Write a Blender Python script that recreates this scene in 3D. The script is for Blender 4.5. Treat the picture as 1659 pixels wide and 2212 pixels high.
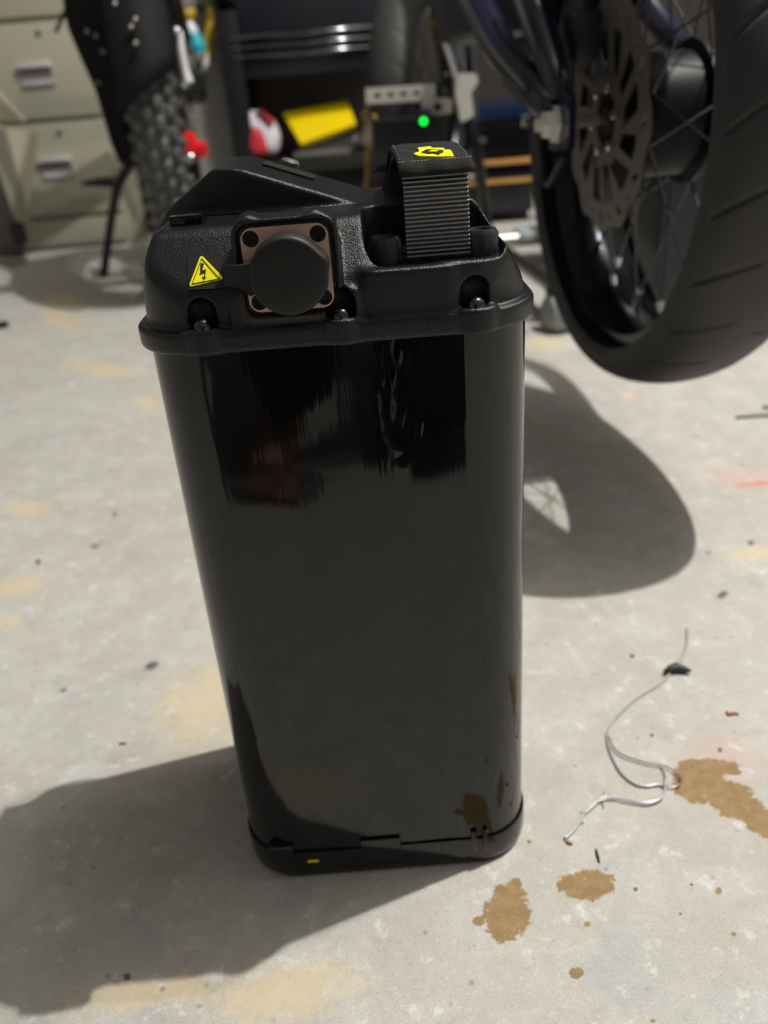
import bpy, bmesh, math, random
import numpy as np
from mathutils import Vector, Matrix
random.seed(7)
for o in list(bpy.data.objects): bpy.data.objects.remove(o)
SC = bpy.context.scene
COL = SC.collection
# ------------------------------------------------------------------ camera
F, CX, CY, CH = 1800.0, 829.5, 1106.0, 0.43
_n = np.array([275., -3404., -F]); ZC = -_n/np.linalg.norm(_n)
XC = np.array([3404., 275., 0.]); XC /= np.linalg.norm(XC)
YC = np.cross(ZC, XC)
RW = np.array([XC, YC, ZC]); CP = np.array([0, 0, CH])
cam_data = bpy.data.cameras.new('camera'); cam = bpy.data.objects.new('camera', cam_data)
COL.objects.link(cam); SC.camera = cam
cam.matrix_world = Matrix([list(RW[i])+[CP[i]] for i in range(3)]+[[0, 0, 0, 1]])
cam_data.sensor_fit = 'VERTICAL'; cam_data.sensor_height = 36.0; cam_data.sensor_width = 27.0
cam_data.lens = F/2212*36.0
cam_data.clip_start = 0.01
cam_data.dof.use_dof = True; cam_data.dof.focus_distance = 0.355; cam_data.dof.aperture_fstop = 7.4
# ------------------------------------------------------------------ world, lamps, exposure
w = bpy.data.worlds.new('world'); SC.world = w; w.use_nodes = True
w.node_tree.nodes['Background'].inputs[0].default_value = (0.8, 0.85, 1.0, 1)
w.node_tree.nodes['Background'].inputs[1].default_value = 0.02
def lamp(name, loc, watts, radius, col):
    d = bpy.data.lights.new(name, 'POINT'); d.energy = watts; d.shadow_soft_size = radius; d.color = col
    o = bpy.data.objects.new(name, d); o.location = loc; COL.objects.link(o); return o
lamp('garage_lamp', (1.34, 0.830, 3.30), 358, 0.018, (1.0, 0.965, 0.90))
lamp('garage_lamp', (1.08, 0.765, 2.50), 60, 0.015, (1.0, 0.965, 0.90))
SC.view_settings.view_transform = 'Standard'; SC.view_settings.look = 'None'
SC.view_settings.exposure = 0.0; SC.view_settings.gamma = 1.0
SC.view_settings.use_curve_mapping = False
# ------------------------------------------------------------------ geometry helpers (points of the real room)
def ray(x, y): return RW.T @ np.array([0, 0, 0.]) if False else np.array([x-CX, -(y-CY), -F]) @ RW.T
def P(x, y, Y):
    d = ray(x, y); return CP+d*(Y/d[1])
def FL(x, y, z=0.0):
    d = ray(x, y); return CP+d*((z-CH)/d[2])
def PL(x, y, p0, n):
    d = ray(x, y); n = np.array(n, float); return CP+d*(np.dot(np.array(p0)-CP, n)/np.dot(d, n))
# ------------------------------------------------------------------ materials
def M(name, col, rough=0.5, metal=0.0, var=0.12, vscale=8.0, bump=0.0, bscale=200.0, spec=0.5, emit=None, coat=0.0):
    m = bpy.data.materials.new(name); m.use_nodes = True
    nt = m.node_tree; b = nt.nodes['Principled BSDF']
    b.inputs['Roughness'].default_value = rough; b.inputs['Metallic'].default_value = metal
    b.inputs['Specular IOR Level'].default_value = spec; b.inputs['Coat Weight'].default_value = coat
    tc = nt.nodes.new('ShaderNodeTexCoord')
    ns = nt.nodes.new('ShaderNodeTexNoise'); ns.inputs['Scale'].default_value = vscale; ns.inputs['Detail'].default_value = 5
    nt.links.new(tc.outputs['Object'], ns.inputs['Vector'])
    rp = nt.nodes.new('ShaderNodeMapRange')
    rp.inputs[1].default_value = 0.25; rp.inputs[2].default_value = 0.75
    rp.inputs[3].default_value = 1-var; rp.inputs[4].default_value = 1+var
    nt.links.new(ns.outputs['Fac'], rp.inputs[0])
    mx = nt.nodes.new('ShaderNodeVectorMath'); mx.operation = 'SCALE'; mx.inputs[0].default_value = col
    nt.links.new(rp.outputs[0], mx.inputs['Scale']); nt.links.new(mx.outputs[0], b.inputs['Base Color'])
    if bump > 0:
        n2 = nt.nodes.new('ShaderNodeTexNoise'); n2.inputs['Scale'].default_value = bscale; n2.inputs['Detail'].default_value = 3
        nt.links.new(tc.outputs['Object'], n2.inputs['Vector'])
        bp = nt.nodes.new('ShaderNodeBump'); bp.inputs['Strength'].default_value = bump; bp.inputs['Distance'].default_value = 0.001
        nt.links.new(n2.outputs['Fac'], bp.inputs['Height']); nt.links.new(bp.outputs[0], b.inputs['Normal'])
    if emit:
        b.inputs['Emission Color'].default_value = (*emit[0], 1); b.inputs['Emission Strength'].default_value = emit[1]
    return m
LEATHER = M('textured_black_plastic', (0.0060, 0.0066, 0.0085), 0.29, bump=0.38, bscale=1800, spec=0.48)
GLOSSCASE = None
RUBBER = M('black_rubber', (0.010, 0.010, 0.010), 0.55, bump=0.1, bscale=900)
BLACKGLOSS = M('gloss_black_plastic', (0.006, 0.006, 0.007), 0.12)
BLACKMETAL = M('black_painted_metal', (0.009, 0.010, 0.013), 0.35)
SCREWM = M('dark_screw_steel', (0.10, 0.11, 0.11), 0.22, 1.0)
PLATE = M('pink_reflection_plate', (0.85, 0.60, 0.50), 0.34, 0.55, var=0.08)  # pinkish reflection of skin put into the metal's base colour
CHROME = M('chrome', (0.75, 0.75, 0.78), 0.12, 1.0)
ALU = M('cast_aluminium', (0.72, 0.70, 0.64), 0.35, 0.35, bump=0.1)
YELLOW = M('yellow_print', (1.0, 0.93, 0.0), 0.5, var=0.03)
INK = M('black_print', (0.012, 0.010, 0.004), 0.5)
LABELBLK = M('matt_black_label', (0.012, 0.012, 0.011), 0.55, spec=0.3)
WEB = M('woven_nylon', (0.26, 0.26, 0.28), 0.42, bump=0.35, bscale=2600, spec=0.9)
FELT = M('black_neoprene', (0.026, 0.026, 0.026), 0.9, bump=0.7, bscale=1800, spec=0.2)
THREAD = M('pale_stitching', (0.35, 0.35, 0.33), 0.7)
TYREM = M('tyre_rubber', (0.024, 0.023, 0.023), 0.60, var=0.25, vscale=14, bump=0.15, bscale=300)
KNOBM = M('dusty_knobby_rubber', (0.085, 0.085, 0.086), 0.36, var=0.4, vscale=22, bump=0.3, bscale=180)
RIMM = M('dark_anodised_rim', (0.02, 0.02, 0.024), 0.22, 0.9)
STEEL = M('bare_steel', (0.42, 0.41, 0.38), 0.3, 1.0)
BOSSM = M('anodised_black_boss', (0.03, 0.03, 0.032), 0.28)
HUBM = M('matt_black_hub', (0.005, 0.005, 0.006), 0.45, spec=0.2)
SPOKEM = M('dark_spoke_steel', (0.10, 0.10, 0.105), 0.30, 1.0)
ROTORM = M('dull_rotor_steel', (0.20, 0.185, 0.16), 0.42, 0.85)
PURPLE = M('midnight_purple_paint', (0.012, 0.010, 0.032), 0.22, coat=0.4)
CREAM = M('beige_enamel', (0.40, 0.385, 0.30), 0.5, var=0.05, vscale=4)
CREAMD = M('cream_board', (0.78, 0.76, 0.58), 0.6, var=0.05)
LABELH = M('pale_label_card', (0.55, 0.54, 0.56), 0.4)
GREYP = M('grey_panel', (0.11, 0.105, 0.10), 0.5)
RED = M('red_anodised', (0.85, 0.012, 0.02), 0.35)
REDC = M('red_fabric', (0.55, 0.03, 0.04), 0.55)
WHITEC = M('white_fabric', (0.75, 0.74, 0.82), 0.5)
YBOX = M('yellow_plastic', (0.95, 0.70, 0.0), 0.4, var=0.04)
YDARK = M('mustard_plastic', (0.45, 0.30, 0.02), 0.5)
TEAL = M('teal_plastic', (0.02, 0.38, 0.50), 0.35)
WHITEP = M('white_plastic', (0.80, 0.80, 0.85), 0.3)
BROWNB = M('dark_brown_board', (0.20, 0.155, 0.135), 0.7)
WOOD = M('orange_wood', (0.50, 0.26, 0.07), 0.5, var=0.2, vscale=30)
NAVY = M('navy_blue_enamel', (0.007, 0.017, 0.050), 0.25)
GREYRUB = M('grey_caster_rubber', (0.27, 0.30, 0.30), 0.45)
LED = M('green_led', (0.0, 0.5, 0.03), 0.4, emit=((0.0, 1.0, 0.05), 2.2))
SKIN = M('skin', (0.55, 0.30, 0.22), 0.5, bump=0.1)
CLOTHK = M('black_cloth', (0.010, 0.010, 0.011), 0.9)
HAIR = M('dark_hair', (0.015, 0.010, 0.007), 0.6)
WIREM = M('silver_wire', (0.55, 0.55, 0.57), 0.35, 0.4)
TAPE = M('black_tape', (0.02, 0.022, 0.02), 0.5)
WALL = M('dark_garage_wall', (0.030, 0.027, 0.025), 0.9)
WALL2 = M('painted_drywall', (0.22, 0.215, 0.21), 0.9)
CEIL = M('ceiling_paint', (0.25, 0.25, 0.245), 0.9)
LEAF = M('dry_leaf', (0.35, 0.13, 0.03), 0.8)
TWIG = M('dark_twig', (0.03, 0.035, 0.02), 0.8)

def webbing_material():
    m = WEB; nt = m.node_tree; b = nt.nodes['Principled BSDF']
    a = nt.nodes.new('ShaderNodeAttribute'); a.attribute_name = 'rib_sheen'
    mx = nt.nodes.new('ShaderNodeMix'); mx.data_type = 'RGBA'; nt.links.new(a.outputs['Fac'], mx.inputs[0])
    mx.inputs[6].default_value = (.012, .012, .013, 1); mx.inputs[7].default_value = (.62, .62, .66, 1)  # sheen on the ribs and shade in the gaps put into the colour
    nt.links.new(mx.outputs[2], b.inputs['Base Color'])
webbing_material()
def case_material():
    m = bpy.data.materials.new('gloss_black_wrap'); m.use_nodes = True; nt = m.node_tree; b = nt.nodes['Principled BSDF']
    b.inputs['Base Color'].default_value = (0.0035, 0.0038, 0.0042, 1); b.inputs['Roughness'].default_value = 0.05
    b.inputs['Specular IOR Level'].default_value = 0.5
    tc = nt.nodes.new('ShaderNodeTexCoord')
    mp = nt.nodes.new('ShaderNodeMapping'); mp.inputs['Scale'].default_value = (55, 55, 2.2)
    nt.links.new(tc.outputs['Object'], mp.inputs['Vector'])
    ns = nt.nodes.new('ShaderNodeTexNoise'); ns.inputs['Scale'].default_value = 1.0; ns.inputs['Detail'].default_value = 4; ns.inputs['Roughness'].default_value = 0.55
    nt.links.new(mp.outputs[0], ns.inputs['Vector'])
    bp = nt.nodes.new('ShaderNodeBump'); bp.inputs['Strength'].default_value = 0.10; bp.inputs['Distance'].default_value = 0.002
    nt.links.new(ns.outputs['Fac'], bp.inputs['Height']); nt.links.new(bp.outputs[0], b.inputs['Normal'])
    return m
GLOSSCASE = case_material()
# ------------------------------------------------------------------ object helpers
ROOTS = {}
def origin_of(o):
    v = np.zeros(3)
    while o is not None:
        v = v+np.array(o.location); o = o.parent
    return v
def obj(name, verts, faces, mat, parent=None, smooth=False, loc=None):
    """one mesh object from world-space points; its origin is its parent's (or loc)"""
    org = origin_of(parent) if parent is not None else (np.array(loc, float) if loc is not None else np.zeros(3))
    v = np.asarray(verts, float)-org
    me = bpy.data.meshes.new(name); me.from_pydata(v.tolist(), [], [list(f) for f in faces]); me.update()
    o = bpy.data.objects.new(name, me); COL.objects.link(o); me.materials.append(mat)
    if parent is not None: o.parent = parent
    elif loc is not None: o.location = loc
    if smooth:
        for p in me.polygons: p.use_smooth = True
        if smooth == 'auto':
            me.set_sharp_from_angle(angle=math.radians(38))
    return o
def tag(o, label, cat, group=None):
    o['label'] = label; o['category'] = cat
    if group: o['group'] = group
    return o
def thing(name, label, cat, loc, group=None):
    o = bpy.data.objects.new(name, None); o.location = loc; COL.objects.link(o); o.empty_display_size = 0.05
    return tag(o, label, cat, group)
def struct(o): o['kind'] = 'structure'; return o
class MB:
    def __init__(s): s.v = []; s.f = []
    def add(s, v, f):
        n = len(s.v); s.v += [tuple(map(float, p)) for p in v]; s.f += [tuple(i+n for i in q) for q in f]; return s
    def box(s, x0, x1, y0, y1, z0, z1, bev=0.0, R=None, c=None):
        """box with chamfered edges, optionally turned by R about c"""
        bm = bmesh.new(); bmesh.ops.create_cube(bm, size=1)
        for v in bm.verts: v.co = Vector(((x0+x1)/2+v.co.x*(x1-x0), (y0+y1)/2+v.co.y*(y1-y0), (z0+z1)/2+v.co.z*(z1-z0)))
        if bev > 0: bmesh.ops.bevel(bm, geom=bm.edges[:], offset=bev, segments=2, affect='EDGES', profile=0.6)
        bm.verts.index_update()
        vs = np.array([v.co[:] for v in bm.verts])
        if R is not None:
            c = np.array(c, float); vs = (vs-c) @ np.array(R).T+c
        fs = [[v.index for v in f.verts] for f in bm.faces]; bm.free(); return s.add(vs, fs)
    def tube(s, pts, rad, n=12, caps=True):
        pts = [np.array(p, float) for p in pts]; k = len(pts)
        rads = rad if hasattr(rad, '__len__') else [rad]*k
        t0 = pts[1]-pts[0]; up = np.array([0, 0, 1.]) if abs(t0[2]) < 0.9*np.linalg.norm(t0) else np.array([1., 0, 0])
        V = []; u = None
        for i in range(k):
            t = pts[min(i+1, k-1)]-pts[max(i-1, 0)]; t = t/np.linalg.norm(t)
            if u is None: u = np.cross(t, up)
            u = u-t*np.dot(u, t); u /= np.linalg.norm(u); w_ = np.cross(t, u)
            for j in range(n):
                a = 2*math.pi*j/n; V.append(pts[i]+rads[i]*(math.cos(a)*u+math.sin(a)*w_))
        Fc = [(i*n+j, i*n+(j+1) % n, (i+1)*n+(j+1) % n, (i+1)*n+j) for i in range(k-1) for j in range(n)]
        if caps: Fc += [tuple(range(n))[::-1], tuple((k-1)*n+j for j in range(n))]
        return s.add(V, Fc)
    def lathe(s, prof, c, ax, n=24):
        """revolve (radius, height) profile round axis ax through c"""
        ax = np.array(ax, float); ax /= np.linalg.norm(ax)
        u = np.cross(ax, [0, 0, 1.]) if abs(ax[2]) < 0.9 else np.cross(ax, [1., 0, 0]); u /= np.linalg.norm(u); w_ = np.cross(ax, u)
        c = np.array(c, float); V = []; k = len(prof)
        for r, h in prof:
            for j in range(n):
                a = 2*math.pi*j/n; V.append(c+ax*h+r*(math.cos(a)*u+math.sin(a)*w_))
        Fc = [(i*n+j, i*n+(j+1) % n, (i+1)*n+(j+1) % n, (i+1)*n+j) for i in range(k-1) for j in range(n)]
        if prof[0][0] > 1e-6: Fc.append(tuple(range(n))[::-1])
        if prof[-1][0] > 1e-6: Fc.append(tuple((k-1)*n+j for j in range(n)))
        return s.add(V, Fc)
    def slab(s, loops, M3, depth, bev=0.0):
        """flat shape (outer loop + holes, 2D) given depth; M3 = (origin, u, v, n): front at origin, body along -n"""
        o_, u, v_, n_ = [np.array(q, float) for q in M3]
        bm = bmesh.new(); es = []
        for lp in loops:
            vs = [bm.verts.new((p[0], p[1], 0)) for p in lp]
            for i in range(len(vs)): es.append(bm.edges.new((vs[i], vs[(i+1) % len(vs)])))
        bmesh.ops.triangle_fill(bm, use_beauty=True, use_dissolve=False, edges=es, normal=(0, 0, 1))
        bm.verts.index_update(); bm.faces.ensure_lookup_table()
        co = [v.co.copy() for v in bm.verts]; fc = [[v.index for v in f.verts] for f in bm.faces]; bm.free()
        base = len(co)
        fr = [o_+u*c.x+v_*c.y for c in co]; bk = [q-n_*depth for q in fr]
        Fc = [tuple(f) for f in fc]+[tuple(i+base for i in f[::-1]) for f in fc]
        k = 0
        for lp in loops:
            m = len(lp)
            for i in range(m): Fc.append((k+i, k+i+base, k+(i+1) % m+base, k+(i+1) % m))
            k += m
        return s.add(fr+bk, Fc)
    def make(s, name, mat, parent=None, smooth=False, loc=None):
        o = obj(name, s.v, s.f, mat, parent, smooth, loc)
        bm = bmesh.new(); bm.from_mesh(o.data); bmesh.ops.recalc_face_normals(bm, faces=bm.faces[:]); bm.to_mesh(o.data); bm.free()
        return o
def copy_part(o, loc, parent):
    c = o.copy(); COL.objects.link(c); c.parent = parent; c.location = loc; return c
def circ(cx, cy, r, n=24, a0=0, ry=None):
    return [(cx+r*math.cos(a0+2*math.pi*i/n), cy+(ry or r)*math.sin(a0+2*math.pi*i/n)) for i in range(n)]
def rrect(x0, x1, y0, y1, r, n=6):
    out = []
    for cx, cy, a in ((x1-r, y1-r, 0), (x0+r, y1-r, 90), (x0+r, y0+r, 180), (x1-r, y0+r, 270)):
        for i in range(n+1):
            t = math.radians(a+90*i/n); out.append((cx+r*math.cos(t), cy+r*math.sin(t)))
    return out
def spline(pts, n=8):
    p = [np.array(q, float) for q in pts]; p = [2*p[0]-p[1]]+p+[2*p[-1]-p[-2]]; out = []
    for i in range(1, len(p)-2):
        for k in range(n):
            t = k/n; a, b, c, d = p[i-1:i+3]
            out.append(0.5*((2*b)+(c-a)*t+(2*a-5*b+4*c-d)*t*t+(3*b-a-3*c+d)*t**3))
    return out+[p[-2]]

# ================================================================== SETTING
def floor_material():
    m = bpy.data.materials.new('worn_concrete'); m.use_nodes = True; nt = m.node_tree; L = nt.links.new
    b = nt.nodes['Principled BSDF']; b.inputs['Roughness'].default_value = 0.62; b.inputs['Specular IOR Level'].default_value = 0.35
    tc = nt.nodes.new('ShaderNodeTexCoord'); pos = tc.outputs['Object']
    def noise(scale, detail=6, rough=0.6, vec=None, dist=0.0):
        n = nt.nodes.new('ShaderNodeTexNoise'); n.inputs['Scale'].default_value = scale; n.inputs['Detail'].default_value = detail
        n.inputs['Roughness'].default_value = rough; n.inputs['Distortion'].default_value = dist
        L(vec or pos, n.inputs['Vector']); return n.outputs['Fac'], n.outputs['Color']
    def mr(x, a, b_, c=0.0, d=1.0, smooth=False):
        n = nt.nodes.new('ShaderNodeMapRange'); L(x, n.inputs[0])
        if smooth: n.interpolation_type = 'SMOOTHSTEP'
        for i, q in enumerate((a, b_, c, d)): n.inputs[i+1].default_value = q
        return n.outputs[0]
    def math2(op, a, b_):
        n = nt.nodes.new('ShaderNodeMath'); n.operation = op
        for i, q in enumerate((a, b_)):
            if isinstance(q, (int, float)): n.inputs[i].default_value = q
            else: L(q, n.inputs[i])
        return n.outputs[0]
    def mix(f, a, b_, mode='MIX'):
        n = nt.nodes.new('ShaderNodeMix'); n.data_type = 'RGBA'; n.blend_type = mode
        if isinstance(f, (int, float)): n.inputs[0].default_value = f
        else: L(f, n.inputs[0])
        for i, q in ((6, a), (7, b_)):
            if isinstance(q, tuple): n.inputs[i].default_value = (*q, 1)
            else: L(q, n.inputs[i])
        return n.outputs[2]
    n1, _ = noise(5.0, 7, 0.62, dist=0.6); n2, _ = noise(19.0, 7, 0.65, dist=0.4); n3, _ = noise(120.0, 6, 0.75); n4, _ = noise(560.0, 5, 0.75); n5, _ = noise(1400.0, 3, 0.7)
    c = mix(mr(n1, 0.35, 0.65), (0.50, 0.478, 0.425), (0.60, 0.585, 0.545))
    c = mix(mr(n2, 0.42, 0.66), c, (0.66, 0.655, 0.63))
    pk, _ = noise(8.3, 5, 0.55); c = mix(mr(pk, 0.52, 0.68, 0, 0.7), c, (0.55, 0.485, 0.43))
    bl, _ = noise(11.7, 6, 0.6, dist=0.8); c = mix(mr(bl, 0.56, 0.68, 0, 0.75), c, (0.47, 0.48, 0.49))
    gn, _ = noise(31.0, 5, 0.6); c = mix(mr(gn, 0.56, 0.72, 0, 0.65), c, (0.40, 0.385, 0.34))
    c = mix(mr(n3, 0.34, 0.66, 0.0, 0.50), c, (0.38, 0.365, 0.33))
    wh, _ = noise(60.0, 5, 0.7); c = mix(mr(wh, 0.56, 0.68, 0, 0.8), c, (0.80, 0.79, 0.76))
    c = mix(mr(n4, 0.52, 0.66, 0.0, 0.50), c, (0.30, 0.28, 0.25))
    c = mix(mr(n5, 0.50, 0.66, 0.0, 0.45), c, (0.33, 0.315, 0.29)); c = mix(mr(n5, 0.46, 0.34, 0.0, 0.5), c, (0.82, 0.81, 0.79))
    # shaped stains: (pixel centre in the photo's floor, half sizes) turned into metres on the floor
    dn, dcol = noise(60.0, 5, 0.65); dn2, _ = noise(240.0, 4, 0.7)
    wob = math2('ADD', mr(dn, 0.3, 0.7, -0.30, 0.30), mr(dn2, 0.3, 0.7, -0.14, 0.14))
    def stain(cx, cy, rx, ry, rot=0.0, amp=1.0, soft=0.04):
        ce = FL(cx, cy); e1 = FL(cx+rx*math.cos(rot), cy+rx*math.sin(rot))-ce; e2 = FL(cx-ry*math.sin(rot), cy+ry*math.cos(rot))-ce
        A = np.linalg.inv(np.array([[e1[0], e2[0]], [e1[1], e2[1]]]))
        sb = nt.nodes.new('ShaderNodeVectorMath'); sb.operation = 'SUBTRACT'; L(pos, sb.inputs[0]); sb.inputs[1].default_value = tuple(ce)
        ds = []
        for r_ in range(2):
            d = nt.nodes.new('ShaderNodeVectorMath'); d.operation = 'DOT_PRODUCT'; L(sb.outputs[0], d.inputs[0]); d.inputs[1].default_value = (A[r_, 0], A[r_, 1], 0); ds.append(d.outputs['Value'])
        ln = math2('SQRT', math2('ADD', math2('MULTIPLY', ds[0], ds[0]), math2('MULTIPLY', ds[1], ds[1])), 0)
        return mr(math2('ADD', ln, math2('MULTIPLY', wob, amp)), 1.0+soft, 1.0-soft)
    def group(lst):
        g = None
        for a in lst:
            s_ = stain(*a); g = s_ if g is None else math2('MAXIMUM', g, s_)
        return g
    yell = group([(425, 1530, 75, 70, 0, 1.6, 0.6), (465, 1490, 40, 60, 0, 1.6, 0.6), (620, 2140, 130, 60, -0.2, 1.5, 0.5), (330, 2140, 150, 30, -0.1, 1.6, 0.5), (40, 1265, 60, 18, -0.2, 1.5, 0.5),
                  (60, 1098, 40, 15, 0, 1.5, 0.6), (318, 870, 26, 14, 0, 1.5, 0.6), (130, 690, 40, 18, 0.3, 1.5, 0.7), (220, 797, 70, 13, 0.1, 1.5, 0.6), (15, 1345, 30, 12, -0.3, 1.5, 0.5), (1630, 1195, 50, 14, -0.1, 1.4, 0.6), (1357, 855, 16, 9, 0, 1.2, 0.4), (1180, 742, 40, 14, 0, 1.4, 0.6), (135, 650, 40, 16, 0, 1.4, 0.6)])
    c = mix(math2('MULTIPLY', yell, 0.60), c, (0.74, 0.60, 0.36))
    pinkm = group([(1600, 1030, 70, 22, 0.1, 1.4, 0.5), (1560, 1640, 70, 45, 0, 1.5, 0.8)])
    c = mix(math2('MULTIPLY', pinkm, 0.45), c, (0.66, 0.40, 0.34))
    redm = group([(1645, 1045, 60, 5, -0.12, 1.6, 0.5)]); c = mix(math2('MULTIPLY', redm, 0.7), c, (0.75, 0.22, 0.16))
    tan = group([(1092, 1972, 53, 62, 0.2, 0.9), (1105, 1925, 16, 32, 0.4, 0.9), (1035, 1992, 14, 10, 0.2, 0.9), (1268, 1911, 60, 34, 0.03, 0.9), (1508, 1685, 58, 50, 0.3, 0.8), (1580, 1727, 85, 38, 0.48, 0.8), (1645, 1775, 60, 30, 0.5, 0.8), (1545, 1655, 60, 16, 0.15, 0.9),
                 (1245, 2101, 14, 12, 0, 0.8), (1268, 1996, 8, 7, 0, 0.5), (1552, 1925, 7, 8, 0, 0.6), (1585, 2018, 6, 5, 0, 0.6), (1143, 1818, 5, 4, 0, 0.4), (205, 1180, 10, 5, -0.1, 0.5, 0.2), (247, 1111, 5, 7, 0.3, 0.5, 0.2), (1410, 2205, 6, 4, 0, 0.5)])
    tcol = mix(mr(n3, 0.35, 0.7), (0.265, 0.165, 0.072), (0.40, 0.27, 0.135))
    chips, _ = noise(300.0, 3, 0.6); tan = math2('MULTIPLY', tan, mr(chips, 0.66, 0.70, 1.0, 0.2))
    c = mix(tan, c, tcol)
    vo = nt.nodes.new('ShaderNodeTexVoronoi'); vo.inputs['Scale'].default_value = 26.0; vo.inputs['Randomness'].default_value = 1.0; L(pos, vo.inputs['Vector'])
    rnd = nt.nodes.new('ShaderNodeSeparateColor'); L(vo.outputs['Color'], rnd.inputs[0])
    spk = math2('MULTIPLY', mr(vo.outputs['Distance'], 0.10, 0.055), mr(rnd.outputs[0], 0.80, 0.84))
    c = mix(math2('MULTIPLY', spk, 0.75), c, (0.12, 0.11, 0.10))
    vo2 = nt.nodes.new('ShaderNodeTexVoronoi'); vo2.inputs['Scale'].default_value = 95.0; L(pos, vo2.inputs['Vector'])
    rnd2 = nt.nodes.new('ShaderNodeSeparateColor'); L(vo2.outputs['Color'], rnd2.inputs[0])
    spk2 = math2('MULTIPLY', mr(vo2.outputs['Distance'], 0.20, 0.08), mr(rnd2.outputs[1], 0.86, 0.9))
    c = mix(math2('MULTIPLY', spk2, 0.55), c, (0.19, 0.15, 0.12))
    dark = group([(82, 1213, 6, 6, 0, 0.4, 0.3), (328, 1438, 14, 8, -0.4, 0.9, 0.4), (275, 2110, 9, 8, 0, 0.8, 0.3), (1365, 1418, 6, 5, 0, 0.4), (1408, 1588, 4, 4, 0, 0.3), (1555, 1620, 5, 5, 0, 0.4), (1373, 1921, 5, 4, 0, 0.4), (1494, 1911, 4, 3, 0, 0.4), (1470, 1974, 3, 3, 0, 0.4), (265, 1607, 10, 4, 0, 0.8), (1560, 1285, 12, 6, -0.5, 1.0, 0.4), (1622, 1173, 7, 5, 0, 0.5, 0.3), (1655, 880, 9, 6, 0, 0.5)])
    c = mix(math2('MULTIPLY', dark, 0.85), c, (0.06, 0.055, 0.05))
    L(c, b.inputs['Base Color'])
    bp = nt.nodes.new('ShaderNodeBump'); bp.inputs['Strength'].default_value = 0.35; bp.inputs['Distance'].default_value = 0.002
    L(math2('ADD', n3, math2('MULTIPLY', n4, 0.5)), bp.inputs['Height']); L(bp.outputs[0], b.inputs['Normal'])
    return m
X0, X1, Y0, Y1, ZT = -2.3, 2.7, -2.4, 3.45, 3.60
struct(MB().box(X0-.1, X1+.1, Y0-.1, Y1+.1, -0.08, 0.0).make('floor', floor_material()))
struct(MB().box(X0-.1, X1+.1, Y0-.1, Y1+.1, ZT, ZT+.08).make('ceiling', CEIL))
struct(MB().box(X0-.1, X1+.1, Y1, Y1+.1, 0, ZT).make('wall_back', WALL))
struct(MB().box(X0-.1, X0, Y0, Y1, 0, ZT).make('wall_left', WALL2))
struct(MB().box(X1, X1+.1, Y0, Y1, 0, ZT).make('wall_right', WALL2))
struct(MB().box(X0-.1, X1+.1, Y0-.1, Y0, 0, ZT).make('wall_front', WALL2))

# ================================================================== BATTERY
BX0, BX1, BY0, BY1 = -0.0995, 0.0715, 0.349, 0.480
BC = ((BX0+BX1)/2, (BY0+BY1)/2)
bat = thing('bicycle_battery', 'tall glossy black bicycle battery with moulded lid and carry strap standing on concrete', 'battery', (BC[0], BC[1], 0))
# --- case: extruded shell, front strip slightly proud with soft seams
def case_profile(off=0.0):
    pts = rrect(BX0-off, BX1+off, BY0-off, BY1+off, 0.030+off, 14)
    out = []
    for i, p in enumerate(pts):
        out.append(p)
        q = pts[(i+1) % len(pts)]
        if abs(p[1]-(BY0-off)) < 1e-6 and abs(q[1]-(BY0-off)) < 1e-6 and q[0]-p[0] > 0.05 and off == 0.0:
            y = p[1]
            for x, dy in ((-0.03, -0.0005), (-0.001, -0.0003), (0.0015, -0.0004), (0.0205, -0.0001), (0.039, -0.0003), (0.0405, -0.0001)): out.append((x, y+dy))
    return out
def extrude(mb, prof, zs):
    k = len(prof); V = []
    for z, sx in zs:
        for p in prof: V.append((BC[0]+(p[0]-BC[0])*sx, BC[1]+(p[1]-BC[1])*sx, z))
    Fc = [(i*k+j, i*k+(j+1) % k, (i+1)*k+(j+1) % k, (i+1)*k+j) for i in range(len(zs)-1) for j in range(k)]
    Fc += [tuple(range(k))[::-1], tuple((len(zs)-1)*k+j for j in range(k))]
    return mb.add(V, Fc)
mb = extrude(MB(), case_profile(), [(0.012, 1)]+[(0.012+0.32*i/30, 1) for i in range(1, 31)])
mb.make('case', GLOSSCASE, bat, 'auto')
# --- base cap with stepped upper rim
cp = case_profile(0.0016)
mb = extrude(MB(), cp, [(0.0, 0.975), (0.0025, 0.992), (0.007, 1.0), (0.0195, 1.0), (0.0215, 0.997)])
mb.make('base_cap', BLACKGLOSS, bat, 'auto')
for xa, xb in ((-0.085, -0.070), (-0.030, -0.006), (0.036, 0.040), (0.0435, 0.0465)):
    MB().box(xa, xb, BY0-0.0024, BY0+0.004, 0.012, 0.0285, 0.0012).make('base_clip', BLACKGLOSS, bat, 'auto')
MB().box(-0.0625, -0.0560, BY0-0.0023, BY0, 0.0140, 0.0152).make('yellow_mark', YELLOW, bat)['label'] = 'tiny yellow paint mark'
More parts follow.
